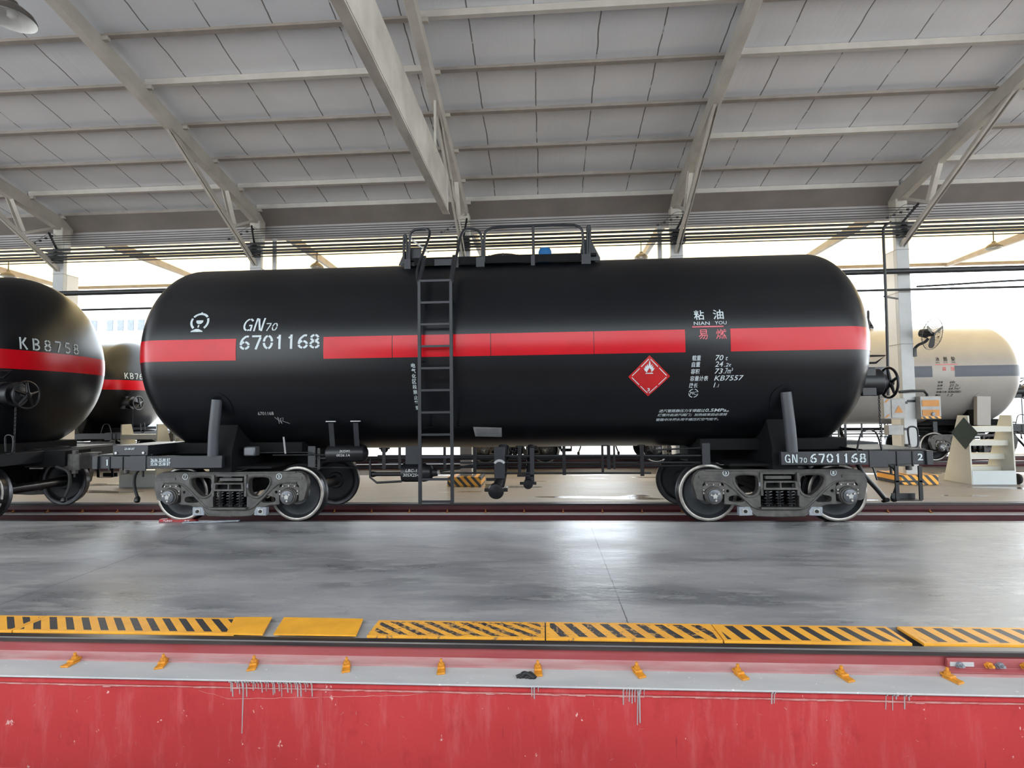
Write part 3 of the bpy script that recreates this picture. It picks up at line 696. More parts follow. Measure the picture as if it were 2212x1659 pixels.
# lettering on the nearest wagon
L = lambda vf, mat='white', name='lettering': text_side(main, vf, mat, name)
h = .205
L(shift(stencil('GN70', .2, sm=(2, 3), smh=.6, shear=.16, adv=.74, wx=1.12), 1.305, zv(2.83)))
L(shift(stencil('6701168', .205, adv=.68, th=.135, wx=1.22), 1.29, zv(2.565)))
ang = [ribbon(arc((0, 0), .125, a0, a1, 10), .032) for a0, a1 in ((36, 80), (80, 100), (100, 144), (155, 232), (-52, 25))]
ang += [([(-.053, .022), (.05, .022), (.05, -.008), (.022, -.036), (-.025, -.036), (-.053, -.008)], [(0, 1, 2, 3, 4, 5)]), ([(-.016, -.05), (.006, -.05), (.0, -.09), (-.022, -.09)], [(0, 1, 2, 3)]),
        ([(-.03, .13), (.03, .13), (.0, .158)], [(0, 1, 2)]), ([(-.115, -.158), (.068, -.158), (.06, -.142), (.0, -.112), (-.045, -.112), (-.108, -.142)], [(0, 1, 2, 3, 4, 5)])]
L(shift(cat2(*ang), .655, zv(2.99)), name='railway_emblem')
for i, ch in enumerate('电气化区段禁止攀登'):
    z = 2.30 - i * .0735; th_ = zv(z); L(font(ch, (3.79 - .028, 3.79 + .032, th_ - .032, th_ + .032), extra=.01))
L(font('粘', (7.665, 7.80, zv(2.855), zv(2.99)), extra=.012)); L(font('油', (7.92, 8.06, zv(2.858), zv(2.995)), extra=.012))
L(font('NIAN', (7.655, 7.865, zv(2.782), zv(2.83)))); L(font('YOU', (7.935, 8.09, zv(2.785), zv(2.832))))
L(shift(ribbon([(0, 0), (.415, 0)], .018), 7.63, zv(2.758)), 'pink', 'red_line')
L(font('易', (7.71, 7.83, zv(2.585), zv(2.72)), extra=.006), 'pink'); L(font('燃', (7.94, 8.08, zv(2.585), zv(2.722)), extra=.004), 'pink')
rows = [('载重', '70', ' t', 2.335), ('自重', '24', '.2t', 2.25), ('容积', '73', '.7m³', 2.157), ('容量计表', 'KB7557', '', 2.063), ('换长', '1', '.1', 1.972)]
for i, (a, b, c, z) in enumerate(rows):
    v = zv(z); hh = .072; x0 = 7.62 - i * .006
    L(font(a, (x0, x0 + .0625 * len(a) - .01, v - hh / 2, v + hh / 2), .1, .006))
    x1 = 7.925; wdt = {'1': .025, 'KB7557': .39}.get(b, .108)
    L(font(b, (x1, x1 + wdt, v - .036, v + .036), .22, .004))
    if c.strip():
        w2 = {' t': .03, '.2t': .095, '.7m³': .12, '.1': .035}[c]
        L(font(c.strip(), (x1 + wdt + (.03 if c == ' t' else .012), x1 + wdt + (.03 if c == ' t' else .012) + w2, v - .036, v + (.012 if c != '.7m³' else .04)), .22, .003))
mcx, mcz = 7.665, zv(1.865)
L(shift(cat2(ribbon(arc((0, 0), .062, 15, 80, 6), .01), ribbon(arc((0, 0), .062, 100, 165, 6), .01), ribbon(arc((0, 0), .062, 180, 262, 6), .01), ribbon(arc((0, 0), .062, 278, 350, 6), .01)), mcx, mcz))
L(font('MC', (mcx - .045, mcx + .045, mcz - .025, mcz + .025), .1))
for txt, x0, x1, z in (('进汽管路静压力不得超过', 7.225, 7.86, 1.625), ('缓慢开启进汽阀门；加热结束后必须将', 7.215, 8.18, 1.565), ('管路中冷凝水用干燥压缩空气吹干。', 7.205, 8.08, 1.50)):
    v = zv(z); L(font(txt, (x0, x1, v - .028, v + .028), .15, .01))
L(font('0.5MPa。', (7.865, 8.19, zv(1.625) - .03, zv(1.625) + .034), .15, .012))
# hazard placard
c0, cv = 7.05, zv(2.10); hw, hv = .283, .292
def quadgrid(corners, n, fn):
    vs = []; (a, b, c, d) = [Vector(q) for q in corners]
    for i in range(n + 1):
        for j in range(n + 1): s, t = i / n, j / n; p = a * (1 - s) * (1 - t) + b * s * (1 - t) + c * s * t + d * (1 - s) * t; vs.append(fn(p.x, p.y))
    return vs, [(i * (n + 1) + j, (i + 1) * (n + 1) + j, (i + 1) * (n + 1) + j + 1, i * (n + 1) + j + 1) for i in range(n) for j in range(n)]
mb = MB(WO); mb.add(*quadgrid([(c0 - hw, cv), (c0, cv - hv), (c0 + hw, cv), (c0, cv + hv)], 10, lambda a, b: vside(a, b, .006))); plc = mb.build('hazard_placard', 'placard', main, fixn=False)
lines = []
k = .86
cn = [(-hw * k, 0), (0, -hv * k), (hw * k, 0), (0, hv * k)]
for i in range(4):
    a, b = Vector(cn[i]), Vector(cn[(i + 1) % 4])
    for s0, s1 in ((.04, .46), (.54, .95)):
        p, q = a.lerp(b, s0), a.lerp(b, s1); lines.append(ribbon(dense([tuple(p), tuple(q)], .03), .011))
lines.append(ribbon([(-.05, .045), (.05, .045)], .012))
# flame: left lobe, tall tongue and right lobe, drawn as triangulated outline
fl = [(-.03, .055), (-.065, .085), (-.078, .13), (-.064, .108), (-.052, .155), (-.042, .135), (-.03, .175), (-.015, .14), (-.008, .19), (0, .225), (.014, .18), (.012, .15), (.04, .172), (.03, .145), (.022, .125),
      (.053, .152), (.046, .115), (.07, .117), (.052, .082), (.02, .055), (.028, .075), (.018, .085), (.03, .09), (.01, .105), (.002, .125), (-.012, .10), (-.028, .075)]
tri = tessellate_polygon([[Vector((a, b, 0)) for a, b in fl]]); lines.append((fl, [tuple(t) for t in tri]))
vf = cat2(*lines); letters('placard_print', shift(vf, c0, cv), lambda a, b: vside(a, b, .010), 'white', plc)
letters('placard_print', font('3', (c0 - .018, c0 + .018, cv - .215, cv - .165), 0, .02), lambda a, b: vside(a, b, .010), 'white', plc)
# data plate low on the shell
mb = MB(WO); mb.add(*quadgrid([(4.565, zv(1.275)), (4.965, zv(1.262)), (4.98, zv(1.41)), (4.56, zv(1.425))], 6, lambda a, b: vside(a, b, .008))); dp = mb.build('data_plate', 'plate', main, fixn=False)
letters('plate_print', cat2(*[ribbon(dense([(4.60, zv(1.39 - .022 * i)), (4.93 - (.12 if i == 4 else 0), zv(1.387 - .022 * i))], .1), .004) for i in range(5)]), lambda a, b: vside(a, b, .012), 'black', dp)
# chalk numbers
L(font('6701168', (1.40, 1.64, zv(1.655) - .03, zv(1.655) + .03), .2, -.01), 'chalk', 'chalk_mark')
L(cat2(ribbon([(1.63, zv(1.60)), (1.70, zv(1.52)), (1.68, zv(1.60)), (1.66, zv(1.50))], .006), ribbon([(1.70, zv(1.50)), (1.71, zv(1.58)), (1.76, zv(1.59)), (1.73, zv(1.54)), (1.82, zv(1.50))], .006)), 'chalk', 'chalk_mark')
# sill lettering (flat, near face)
def flat(T, vf, x, z, y=-1.372, mat='white', org=WO): return letters('lettering', shift(vf, x, z), lambda a, b: (a, y, b), mat, T, org)
flat(main, stencil('GN70', .115, sm=(2, 3), smh=.6, adv=.82, th=.13), 8.845, .905)
flat(main, stencil('6701168', .12, adv=.74, th=.15, wx=1.2), 9.175, .905)
flat(main, font('2', (0, .07, 0, .09), 0, .02), 10.56, .93)
flat(main, stencil('1', .09, th=.2), -.80, .92)
for i, t in enumerate(('26.06 25.08 BT', '35.06 25.08 BT')): flat(main, font(t, (0, .30, 0, .045), 0, .025), -.11, .975 - i * .06)
flat(main, ribbon([(0, 0), (.3, 0)], .006), -.11, .968)
flat(main, font('25.08 BT', (0, .16, 0, .03), .2, .01), -.53, 1.145, y=-1.352)
def chalkflat(txt, x, z, w_, h_, y, mat='chalk'): letters('chalk_mark', font(txt, (x, x + w_, z, z + h_), .2, 0), lambda a, b: (a, y, b), mat, main)
chalkflat('LBC-1', 3.56, .765, .17, .045, -1.042); chalkflat('305X254', 3.52, .70, .24, .045, -1.042)
chalkflat('2625W1', 2.60, 1.07, .16, .035, -1.135); chalkflat('0026.1A', 2.56, 1.01, .2, .035, -1.14)
def roundel(txt, x, z):
    letters('lettering', shift(cat2(ribbon(arc((0, 0), .04, 0, 360, 20), .009)), x, z), lambda a, b: (a, -1.062, b), 'white', main)
    letters('lettering', font(txt, (x - .014, x + .014, z - .022, z + .022), 0, .02), lambda a, b: (a, -1.062, b), 'white', main)
for t, x, z in (('7', .20, .715), ('5', 1.655, .715), ('3', 8.16, .735), ('1', 9.63, .735)): roundel(t, x, z)
# end codes on the domed heads
def headtext(T, txt, y0, hgt, z0, adv):
    vf = stencil(txt, hgt, adv=adv, th=.125); mb = MB(WO); mb.add([headpt(y0 + a, z0 + b, .006) for a, b in vf[0]], vf[1]); mb.build('lettering', 'white', T, fixn=False)
headtext(left, 'KB8758', -.72, .195, 2.745, .93)
headtext(far_black, 'KB76', -.98, .19, 2.77, .8)
G = lambda vf, mat='black': letters('lettering', vf, lambda u, v: vside(u, v, .006), mat, far_grey)
for i, ch in enumerate('冰醋酸'): G(font(ch, (7.66 + i * .21, 7.76 + i * .21, zv(2.86), zv(2.98)), extra=.012))
for i, t in enumerate(('BING', 'CU', 'SUAN')): G(font(t, (7.65 + i * .21, 7.75 + i * .21, zv(2.80), zv(2.84))))
G(shift(ribbon([(0, 0), (.6, 0)], .018), 7.62, zv(2.765)), 'pink')
for i, ch in enumerate('腐蚀'): G(font(ch, (7.80 + i * .22, 7.90 + i * .22, zv(2.58), zv(2.70)), extra=.008), 'pink')
for i, (a, b) in enumerate((('载重', '68t'), ('自重', '25.2t'), ('容积', '64.7m³'), ('容量计表', 'KB60001'), ('换长', '1.2'))):
    v = zv(2.27 - i * .09); G(font(a, (7.68, 7.68 + .07 * len(a), v - .03, v + .03), .1, .01)); G(font(b, (8.0, 8.0 + .05 * len(b), v - .035, v + .035), .2, .008))
flat(far_grey, font('GH70A', (0, .42, 0, .1), 0, .01), 8.86, .915)

# ------------------------------------------------------------------ ground, floors, pits, rails
XL, XR = -30, 45
struct(MB().box((XL, -4.54, -.5), (XR, -.83, 0)), 'floor', 'floor')
struct(MB().box((XL, .84, -.5), (XR, 4.78, 0)), 'floor', 'floor')
struct(MB().box((XL, -13.5, -.5), (XR, -6.5, 0)), 'floor', 'floor')
struct(MB().box((XL, 4.78, -.6), (XR, 11.0, -.16)), 'floor', 'ballast')
struct(MB().box((-90, 11.0, -.6), (110, 90, -.12)), 'floor', 'ground')
struct(MB().box((-90, -90, -.6), (110, -13.5, -.02)), 'floor', 'ground')
# pit walls: foreground pit (-6.37..-4.93), train pit (-.72...72)
lz = -.152
struct(MB().box((XL, -5.176, -1.6), (XR, -4.54, -.19)), 'wall_far', 'pit')
lip = MB()
n = 160
for i in range(n):                                             # slightly uneven red lip under the ledge
    x0 = XL + (XR - XL) * i / n
lip.box((XL, -5.182, -.212), (XR, -4.54, -.160)); struct(lip, 'trim_1', 'pit', None, .012)
ch = MB()
for i in range(520):                                           # chipped plaster line at the bottom of the lip
    x0 = -8 + .055 * i; hh = random.uniform(.001, .006) * (2.2 if random.random() < .12 else 1)
    ch.box((x0, -5.1835, -.214 - hh), (x0 + .056, -5.15, -.211))
struct(ch, 'trim_10', 'chip')
struct(MB().box((XL, -5.200, -.166), (XR, -4.54, lz)), 'trim_2', 'ledge', None, .006)
struct(MB().box((XL, -7.0, -1.6), (XR, -6.12, lz)), 'wall_near', 'pit')
struct(MB().box((XL, -6.3, -1.7), (XR, -5.0, -1.5)), 'floor', 'ledge')
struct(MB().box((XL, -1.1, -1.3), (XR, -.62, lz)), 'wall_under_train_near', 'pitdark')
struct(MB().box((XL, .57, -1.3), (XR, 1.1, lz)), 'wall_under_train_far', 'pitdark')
struct(MB().box((XL, .555, -.176), (XR, .9, lz + .003)), 'trim_3', 'gutter2')
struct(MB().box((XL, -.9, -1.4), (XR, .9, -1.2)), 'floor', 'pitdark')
# white patches where plates are missing and the drips of paint over the lip
struct(MB().box((2.9, -4.83, -.1), (4.6, -4.54, -.025)), 'trim_4', 'ledge')
dm = MB()
def drip(x, zt, ln, wd):
    y = -5.2175 if zt > -.18 else -5.21
    dm.tube([(x, -5.2015, zt + .008), (x, -5.201, -.166), (x + random.uniform(-.002, .002), -5.184, -.172), (x, -5.183 if zt - ln > -.21 else -5.177, zt - ln)], [wd * 1.2, wd * 1.1, wd, wd * .9], 6)
for x0, x1, nn in ((3.42, 4.02, 26), (5.50, 5.56, 3), (6.10, 6.26, 8), (7.05, 7.1, 2), (7.75, 7.95, 5)):
    for i in range(nn): drip(x0 + (x1 - x0) * (i + random.random() * .6) / nn, -.165, random.uniform(.03, .11), random.uniform(.0025, .005))
drip(6.215, -.165, .22, .005)
for x, z1 in ((3.515, -.52), (6.20, -.40)): dm.tube([(x, -5.183, -.165), (x + .006, -5.184, -.211), (x + .004, -5.177, -.225), (x - .003, -5.177, z1)], [.007, .006, .005, .003], 6)
dmo = struct(dm, 'trim_5', 'ledge')
ck = MB()                                                      # plaster cracks and scrapes on the pit wall
def crack(pts, w_):
    pts = dense(pts, .05); pts = [(a, b + random.uniform(-.004, .004)) for a, b in pts]; vf = ribbon(pts, w_); ck.add([(a, -5.1775, b) for a, b in vf[0]], vf[1])
crack([(3.395, -.288), (3.74, -.28), (4.15, -.262), (4.54, -.246), (4.79, -.228)], .003); crack([(4.07, -.235), (4.08, -.55)], .0015); crack([(3.2, -.24), (3.42, -.29)], .002)
for i in range(60):
    x = random.uniform(1.0, 9.3); z = random.uniform(-.9, -.24); l_ = random.uniform(.008, .035); t_ = random.uniform(-1.4, 1.4)
    crack([(x, z), (x + l_ * math.sin(t_), z + l_ * math.cos(t_))], random.uniform(.001, .0035))
o_ = ck.build('trim_11', 'chip', None, fixn=False); o_['kind'] = 'structure'

def rail(y, side_, label, web, foot=True, z=0):
    """flat-bottom rail; side_ = direction (+1/-1 in y) of the pit"""
    T = thing('rail', (7.5, y, z - .152), label, 'rail', 'rails')
    o = (7.5, y, z - .152)
    hd = [(-.035, 0), (-.03, -.0), (.03, 0), (.036, -.008), (.036, -.034), (.012, -.044), (-.012, -.044), (-.036, -.034), (-.036, -.008)]
    MB(o).prism([[(y + a, z + b) for a, b in hd[1:]]], XL, XR, 'yz').build('rail_head', 'rail_head', T)
    MB(o).prism([[(y + a, z + b) for a, b in ((.009, -.042), (.009, -.118), (-.009, -.118), (-.009, -.042))]], XL, XR, 'yz').build('rail_web', web, T)
    ft = [(.009, -.112), (.03, -.128), (.075, -.140), (.075, -.152), (-.075, -.152), (-.075, -.140), (-.03, -.128), (-.009, -.112)]
    MB(o).prism([[(y + a, z + b) for a, b in ft]], XL, XR, 'yz').build('rail_foot', 'rail_foot' if web == 'rail_red' else web, T)
    return T
rail(-4.895, -1, 'nearest rail with worn dark head and red web in front of the yellow plates', 'rail_red')
rail(-6.42, 1, 'rail on the camera side of the open red pit, below the frame', 'rail_red')
rail(-.755, 1, 'rail carrying the near wheels of the black wagon', 'rail_dark', z=-.005)
rail(.755, -1, 'rail carrying the far wheels of the black wagon, dark red side with clips', 'rail_dark', z=-.005)
rail(7.545, -1, 'near rail of the far track behind the columns', 'rail_dark', z=-.005)
rail(9.055, 1, 'far rail of the far track behind the columns', 'rail_dark', z=-.005)

def clip(org, yr, d, label, group):
    """yellow rail clip: d = side of the rail it sits on"""
    T = thing('rail_clip', org, label, 'rail clip', group); x, y, z = org
    MB(org).prism([[(x - .03, y - .095), (x + .03, y - .09), (x + .03, y + .02), (x - .026, y + .02)]], z, z + .014, 'xy').build('base_plate', 'yellow', T, .002)
    MB(org).box((x - .026, y - .042, z + .014), (x + .026, y + .036, z + .032)).build('clip_tongue', 'yellow', T, .004)
    MB(org).lathe((x, y, z + .03), (0, 0, 1), [(0, .021), (.02, .021), (.02, .011), (.046, .011)], 6).build('bolt', 'yellow', T)
    return T
c0_ = clip((.06, -4.99, lz), -4.895, -1, '', 'yellow rail clips along the nearest rail')
for i in range(3, 15):
    x = -1.31 + .6855 * i
    c = c0_ if i == 3 else copy_tree(c0_)
    c.scale = (.95, .95, .9)
    c.location = (x, -4.99, lz); c.rotation_euler = (0, 0, .15 + random.uniform(-.2, .2))
    seen = i - 3
    order = ['outermost left', 'second from left', 'third from left', 'fourth from left', 'fifth from left', 'sixth from left', 'middle', 'fifth from right', 'fourth from right', 'third from right', 'second from right', 'rightmost']
    c['label'] = 'yellow bolted clip on the nearest rail, %s of those in view' % order[seen]
f0 = clip((0.0, .655, lz), .755, -1, 'small orange rail clip on the far rail under the wagons', 'small orange clips on the far rail of the wagon track')
for ch_ in f0.children: ch_.material_slots[0].link = 'OBJECT'; ch_.material_slots[0].material = MT['dull_orange']
for i in range(28):
    c = f0 if i == 0 else copy_tree(f0)
    c.scale = (.6, .6, .8)
    c.location = (-6.4 + .684 * i, .665, lz)
# fishplate joining the nearest rail at right
o = (8.63, -4.92, lz)
T = thing('fishplate', o, 'red bolted joint bar on the nearest rail at the right frame edge', 'rail joint')
MB(o).prism([[(-4.912, -.05), (-4.93, -.046), (-4.936, -.07), (-4.932, -.112), (-4.962, -.128), (-4.958, -.138), (-4.905, -.125)]], 8.33, 9.1, 'yz').build('joint_bar', 'rail_red', T, .003)
for x, mm in ((8.40, 'lug'), (8.59, 'yellow'), (8.66, 'lug'), (8.82, 'yellow')):
    b = MB(o).lathe((x, -4.93, -.085), (0, -1, .1), [(0, .028), (.006, .028), (.006, .02), (.03, .02), (.03, .01), (.055, .01)], 6).build('bolt', mm, T)
solo(MB().box((8.345, -4.9365, -.10), (8.5, -4.934, -.07)), 'paint_patch', 'ledge', 'grey paint smear on the red joint bar at right', 'paint patch')

# cover plates beside the nearest rail
segs = [(-1.6, 1.45, 'painted hazard plate farthest left, yellow with upright looking black bars', .25, 0), (1.46, 3.24, 'hazard plate left of the two plain yellow plates', .45, 1), (4.27, 5.595, 'scuffed hazard plate in the middle with torn yellow paint', .95, 0),
        (5.605, 6.87, 'worn chequered hazard plate right of the middle', .8, 1), (6.88, 8.17, 'bright yellow and black hazard plate with clean slanted stripes', .1, 0), (8.25, 11.5, 'hazard plate at the right frame edge', .15, 1)]
for i, (a, b, lab, wr, d) in enumerate(segs):
    sl = (1.1, 1.0, 1.2, .45, .22, .06)[i]
    ph = {0: -1.4, 1: -1.4, 2: 4.3, 3: 5.63, 4: 6.93, 5: 8.35}[i]
    m = mk_hazard('hazard_stripes_%d' % i, a, b, -4.83, -4.54, sl, ph, worn=wr, period=.139 if i != 0 else .139)
    solo(MB().prism([[(a, -4.835), (b - (.0), -4.835), (b, -4.545), (a, -4.545)]], -.012, .006 + .002 * (i % 2), 'xy'), 'cover_plate', m, lab, 'cover plate', 'steel cover plates beside the nearest rail')
solo(MB().add([(3.185, -4.84, .012), (3.47, -4.84, .008), (3.40, -4.57, .03), (3.09, -4.57, .026), (3.185, -4.84, .0), (3.47, -4.84, -.004), (3.40, -4.57, .018), (3.09, -4.57, .014)], [(0, 1, 2, 3), (4, 7, 6, 5), (0, 4, 5, 1), (1, 5, 6, 2), (2, 6, 7, 3), (3, 7, 4, 0)]), 'cover_plate', 'plate_yellow', 'smaller plain yellow plate, left of the pair laid loose by the rail', 'cover plate', 'plain yellow plates')
solo(MB().add([(3.555, -4.84, .012), (4.19, -4.84, .012), (4.15, -4.57, .026), (3.50, -4.57, .03), (3.555, -4.84, .0), (4.19, -4.84, .0), (4.15, -4.57, .014), (3.50, -4.57, .018)], [(0, 1, 2, 3), (4, 7, 6, 5), (0, 4, 5, 1), (1, 5, 6, 2), (2, 6, 7, 3), (3, 7, 4, 0)]), 'cover_plate', 'plate_yellow', 'larger plain yellow plate, right of the pair laid loose by the rail', 'cover plate', 'plain yellow plates')
rg = MB()
for i in range(5): rg.tube(smooth3([(5.40 + .02 * i, -5.10 - .01 * (i % 2), lz + .008), (5.44 + .012 * i, -5.09 + .02 * math.sin(i * 2), lz + .02 + .012 * (i % 3)), (5.50 + .008 * i, -5.11, lz + .01)]), .012, 6)
solo(rg, 'crumpled_rag', 'rubber', 'small dark crumpled rag lying on the grey pit ledge', 'rag')

# red brake shoe and plank by the left wheel
o = (-.06, -.84, 0)
T = thing('wheel_chock', o, 'flat red wheel chock with white lettering under the left bogie', 'wheel chock')
MB(o).prism([[(-.34, 0), (.24, 0), (.25, .028), (.12, .04), (-.06, .03), (-.2, .045), (-.34, .04)]], -.88, -.80).build('chock_body', 'redpaint', T, .003)
letters('lettering', font('7LR89', (-.27, -.12, .008, .03), 0, .02), lambda a, b: (a, -.883, b), 'white', T, o)
letters('lettering', font('29', (.07, .15, .008, .03), 0, .02), lambda a, b: (a, -.883, b), 'white', T, o)
solo(MB().bar((.1, -.95, .012), (.95, -.9, .03), .05, .018), 'steel_strip', 'lug', 'thin pale grey steel strip lying beside the red wheel chock', 'steel strip')

# ------------------------------------------------------------------ roof
SL = .227; YE, ZE = 2.98, 6.37
def rz(y): return ZE - SL * (y - YE)                              # underside level of the purlins
def deck(y): return rz(y) + .10
Yr = -5.6
a = math.atan(SL)
struct(MB().prism([[(3.45, deck(3.45)), (Yr, deck(Yr)), (Yr, deck(Yr) + .1), (3.45, deck(3.45) + .1)]], XL, XR, 'yz'), 'ceiling', 'roof')
struct(MB().prism([[(Yr, deck(Yr)), (-10.9, deck(Yr) - SL * 5.3), (-10.9, deck(Yr) - SL * 5.3 + .1), (Yr, deck(Yr) + .1)]], XL, XR, 'yz'), 'ceiling', 'roof')
colx = [-5.86, -1.03, 3.85, 8.58, 13.35, 18.2]
ordn = ['leftmost in view', 'second from left', 'third from left', 'fourth from left', 'rightmost in view']
rows_y = [2.98, 2.21, 1.31, .40, -.50, -1.40, -2.3, -3.2, -4.1, -5.0]
light_rows = {(0, 0): 0, (1, 4): 1, (1, 1): 1, (1, 0): 1, (0, 1): 0}
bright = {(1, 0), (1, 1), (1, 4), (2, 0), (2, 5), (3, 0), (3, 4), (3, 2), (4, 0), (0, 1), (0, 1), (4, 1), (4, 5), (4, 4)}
rown = ['first', 'second', 'third', 'fourth', 'fifth', 'sixth', 'seventh', 'eighth', 'ninth', 'tenth']
ends = [-12.0] + colx + [26]
for bi in range(len(ends) - 1):
    x0, x1 = ends[bi] + .05, ends[bi + 1] - .05
    for ri, y in enumerate(rows_y):
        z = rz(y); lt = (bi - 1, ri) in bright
        mb = MB()
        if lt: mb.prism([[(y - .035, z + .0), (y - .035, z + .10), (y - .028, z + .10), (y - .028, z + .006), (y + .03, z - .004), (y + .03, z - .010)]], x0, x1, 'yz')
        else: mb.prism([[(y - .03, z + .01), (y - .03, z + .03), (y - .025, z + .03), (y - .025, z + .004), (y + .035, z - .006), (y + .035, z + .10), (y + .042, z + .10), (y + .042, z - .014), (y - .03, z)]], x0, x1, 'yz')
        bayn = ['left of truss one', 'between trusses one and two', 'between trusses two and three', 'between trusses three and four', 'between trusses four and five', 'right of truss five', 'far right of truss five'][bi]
        solo(mb, 'roof_purlin', 'purlin_lit' if lt else 'purlin', '%s roof purlin, %s row up from the eave, %s' % ('lit-toned' if lt else 'shade-toned', rown[ri], bayn), 'roof purlin', 'roof purlins')

def truss(x, i):
    T = thing('roof_truss', (x, 3.0, 6.2), 'cream steel rafter with knee brace standing on a column, %s' % ordn[i], 'roof truss', 'roof trusses'); o = (x, 3.0, 6.2)
    zt = lambda y: rz(y) - .015
    MB(o).add([v for y, d in ((3.3, .32), (1.6, .27), (-2.4, .22), (Yr, .22)) for v in ((x - .075, y, zt(y)), (x + .075, y, zt(y)), (x + .075, y, zt(y) - d), (x - .075, y, zt(y) - d))],
              [(4 * k + j, 4 * k + (j + 1) % 4, 4 * k + 4 + (j + 1) % 4, 4 * k + 4 + j) for k in range(3) for j in range(4)] + [(0, 1, 2, 3), (15, 14, 13, 12)]).build('rafter', 'cream', T, .008)
    mb = MB(o).bar((x - .03, 3.12, 5.02), (x - .03, -.2, 6.98), .05, .07); mb.bar((x + .035, 3.12, 5.02), (x + .035, -.2, 6.98), .012, .09); mb.build('knee_brace', 'cream', T)
    mb = MB(o).bar((x - .055, 1.72, 6.58), (x - .055, 2.13, 5.73), .012, .1, (0, 1, 0)).bar((x + .02, 1.72, 6.58), (x + .02, 2.13, 5.73), .09, .012, (0, 1, 0)); mb.build('strut', 'cream', T)
    MB(o).bar((x, 2.15, 5.70), (x, 3.12, 6.18), .06, .05).build('tie', 'cream', T)
    for y in rows_y[:7]: MB(o).box((x + .07, y - .03, rz(y) - .06), (x + .16, y + .03, rz(y))).build('purlin_cleat', 'cream', T)
    zz = deck(Yr) - SL * 5.0
    MB(o).bar((x, Yr, deck(Yr) - .27), (x, -10.6, zz - .13), .15, .25).build('rafter', 'cream', T)
    return T
for i, x in enumerate(colx[:5]): truss(x, i)
for i, x in enumerate(colx[:5]):
    o = (x, 3.15, 0)
    T = thing('steel_column', o, 'tall pale steel column %s in the row behind the wagons, pipes strapped across it' % ordn[i], 'column', 'columns behind the wagons')
    MB(o).box((x - .13, 3.0, 0), (x + .13, 3.1, 5.75)).build('column_shaft', 'colgrey', T, .006)
    MB(o).box((x - .13, 3.1, 0), (x + .13, 3.42, 5.0)).build('column_wrap', 'colwhite', T, .006)
    MB(o).box((x - .12, 2.97, 5.52), (x + .12, 3.2, 6.1)).build('column_cap', 'beam', T, .006)
    mb = MB(o)
    for z in (4.99, 4.06, 2.95, 1.72): mb.box((x - .134, 2.996, z), (x + .134, 3.424, z + .012))
    mb.build('wrap_seam', 'purlin', T)
    for q in (-10.4,): 
        MB(o).box((x - .13, q - .15, 0), (x + .13, q + .15, 7.1)).build('near_side_post', 'colgrey', T)
    if i in (2, 4, 3, 1, 0):
        m = mk_hazard('kerb_stripes_%d' % i, x - .6, x + .6, -.03, .28, .9, 0, .16, .3, vertical=True)
        k = solo(MB().box((x - .38, 2.78, 0), (x + .36, 3.6, .2)), 'column_kerb', m, 'yellow and black striped kerb round the foot of the column, %s' % ordn[i], 'kerb', 'striped column kerbs', .01)
# eave fascia
struct(MB().prism([[(2.99, 6.40), (3.36, 6.13), (3.36, 6.10), (2.96, 6.37)]], XL, XR, 'yz'), 'trim_6', 'gutter')
struct(MB().box((XL, 3.36, 5.85), (XR, 3.40, 6.32)), 'trim_7', 'gutter2')
struct(MB().prism([[(3.38, 5.86), (3.48, 5.83), (3.48, 5.78), (3.38, 5.79)]], XL, XR, 'yz'), 'trim_8', 'gutter2')

# big suspended girder and its hanger
mb = MB((3.85, -2, 5.34)); x = 3.85
mb.box((x - .02, -6.5, 5.36), (x + .02, .92, 6.06)); mb.box((x - .09, -6.5, 5.34), (x + .04, .95, 5.36)); mb.box((x - .09, -6.5, 6.06), (x + .02, .92, 6.08))
T = thing('suspended_girder', (x, -2, 5.34), 'deep cream painted girder hanging over the wagon, running from the top edge to the eave', 'girder')
mb.o = Vector((x, -2, 5.34)); mb.build('girder_web', 'beam', T, .004)
mb = MB((x, -2, 5.34)).box((x + .02, -6.4, 5.40), (x + .028, .80, 5.42)); mb.build('girder_rib', 'beam', T)
solo(MB().cyl((3.86, -.22, 5.95), (3.86, -.22, 7.0), .022, 10), 'hanger_rod', 'cream', 'thin vertical rod between the rafter and the hanging girder', 'rod')
solo(MB().cyl((3.86, -3.6, 6.06), (3.86, -3.6, 7.8), .022, 10), 'hanger_rod', 'cream', 'thin rod holding the near part of the hanging girder, above the frame', 'rod')

# translucent lean-to roof over the far track
za = lambda y: 6.38 - .035 * (y - 3.4)
struct(MB().prism([[(3.4, za(3.4)), (9.0, za(9.0)), (9.0, za(9.0) + .012), (3.4, za(3.4) + .012)]], XL, XR, 'yz'), 'ceiling', 'awning')
struct(MB().box((XL, 8.95, za(9) - .09), (XR, 9.05, za(9) + .04)), 'trim_9', 'purlin')
for i, x in enumerate([-16.5, -11.2, -5.9, -.95, 3.85, 8.6, 13.6, 18.6, 23.5]):
    o = (x, 6.2, 6.1)
    T = thing('lean_to_beam', o, 'brown beam with bright bolt holes under the glowing cream roof, number %s from the left' % ['one', 'two', 'three', 'four', 'five', 'six', 'seven', 'eight', 'nine'][i], 'roof beam', 'beams under the cream roof')
    MB(o).prism([[(3.4, za(3.4) - .02), (9.0, za(9) - .02), (9.0, za(9) - .12), (3.4, za(3.4) - .30)]], x - .05, x + .05, 'yz').build('beam_web', 'purlin', T)

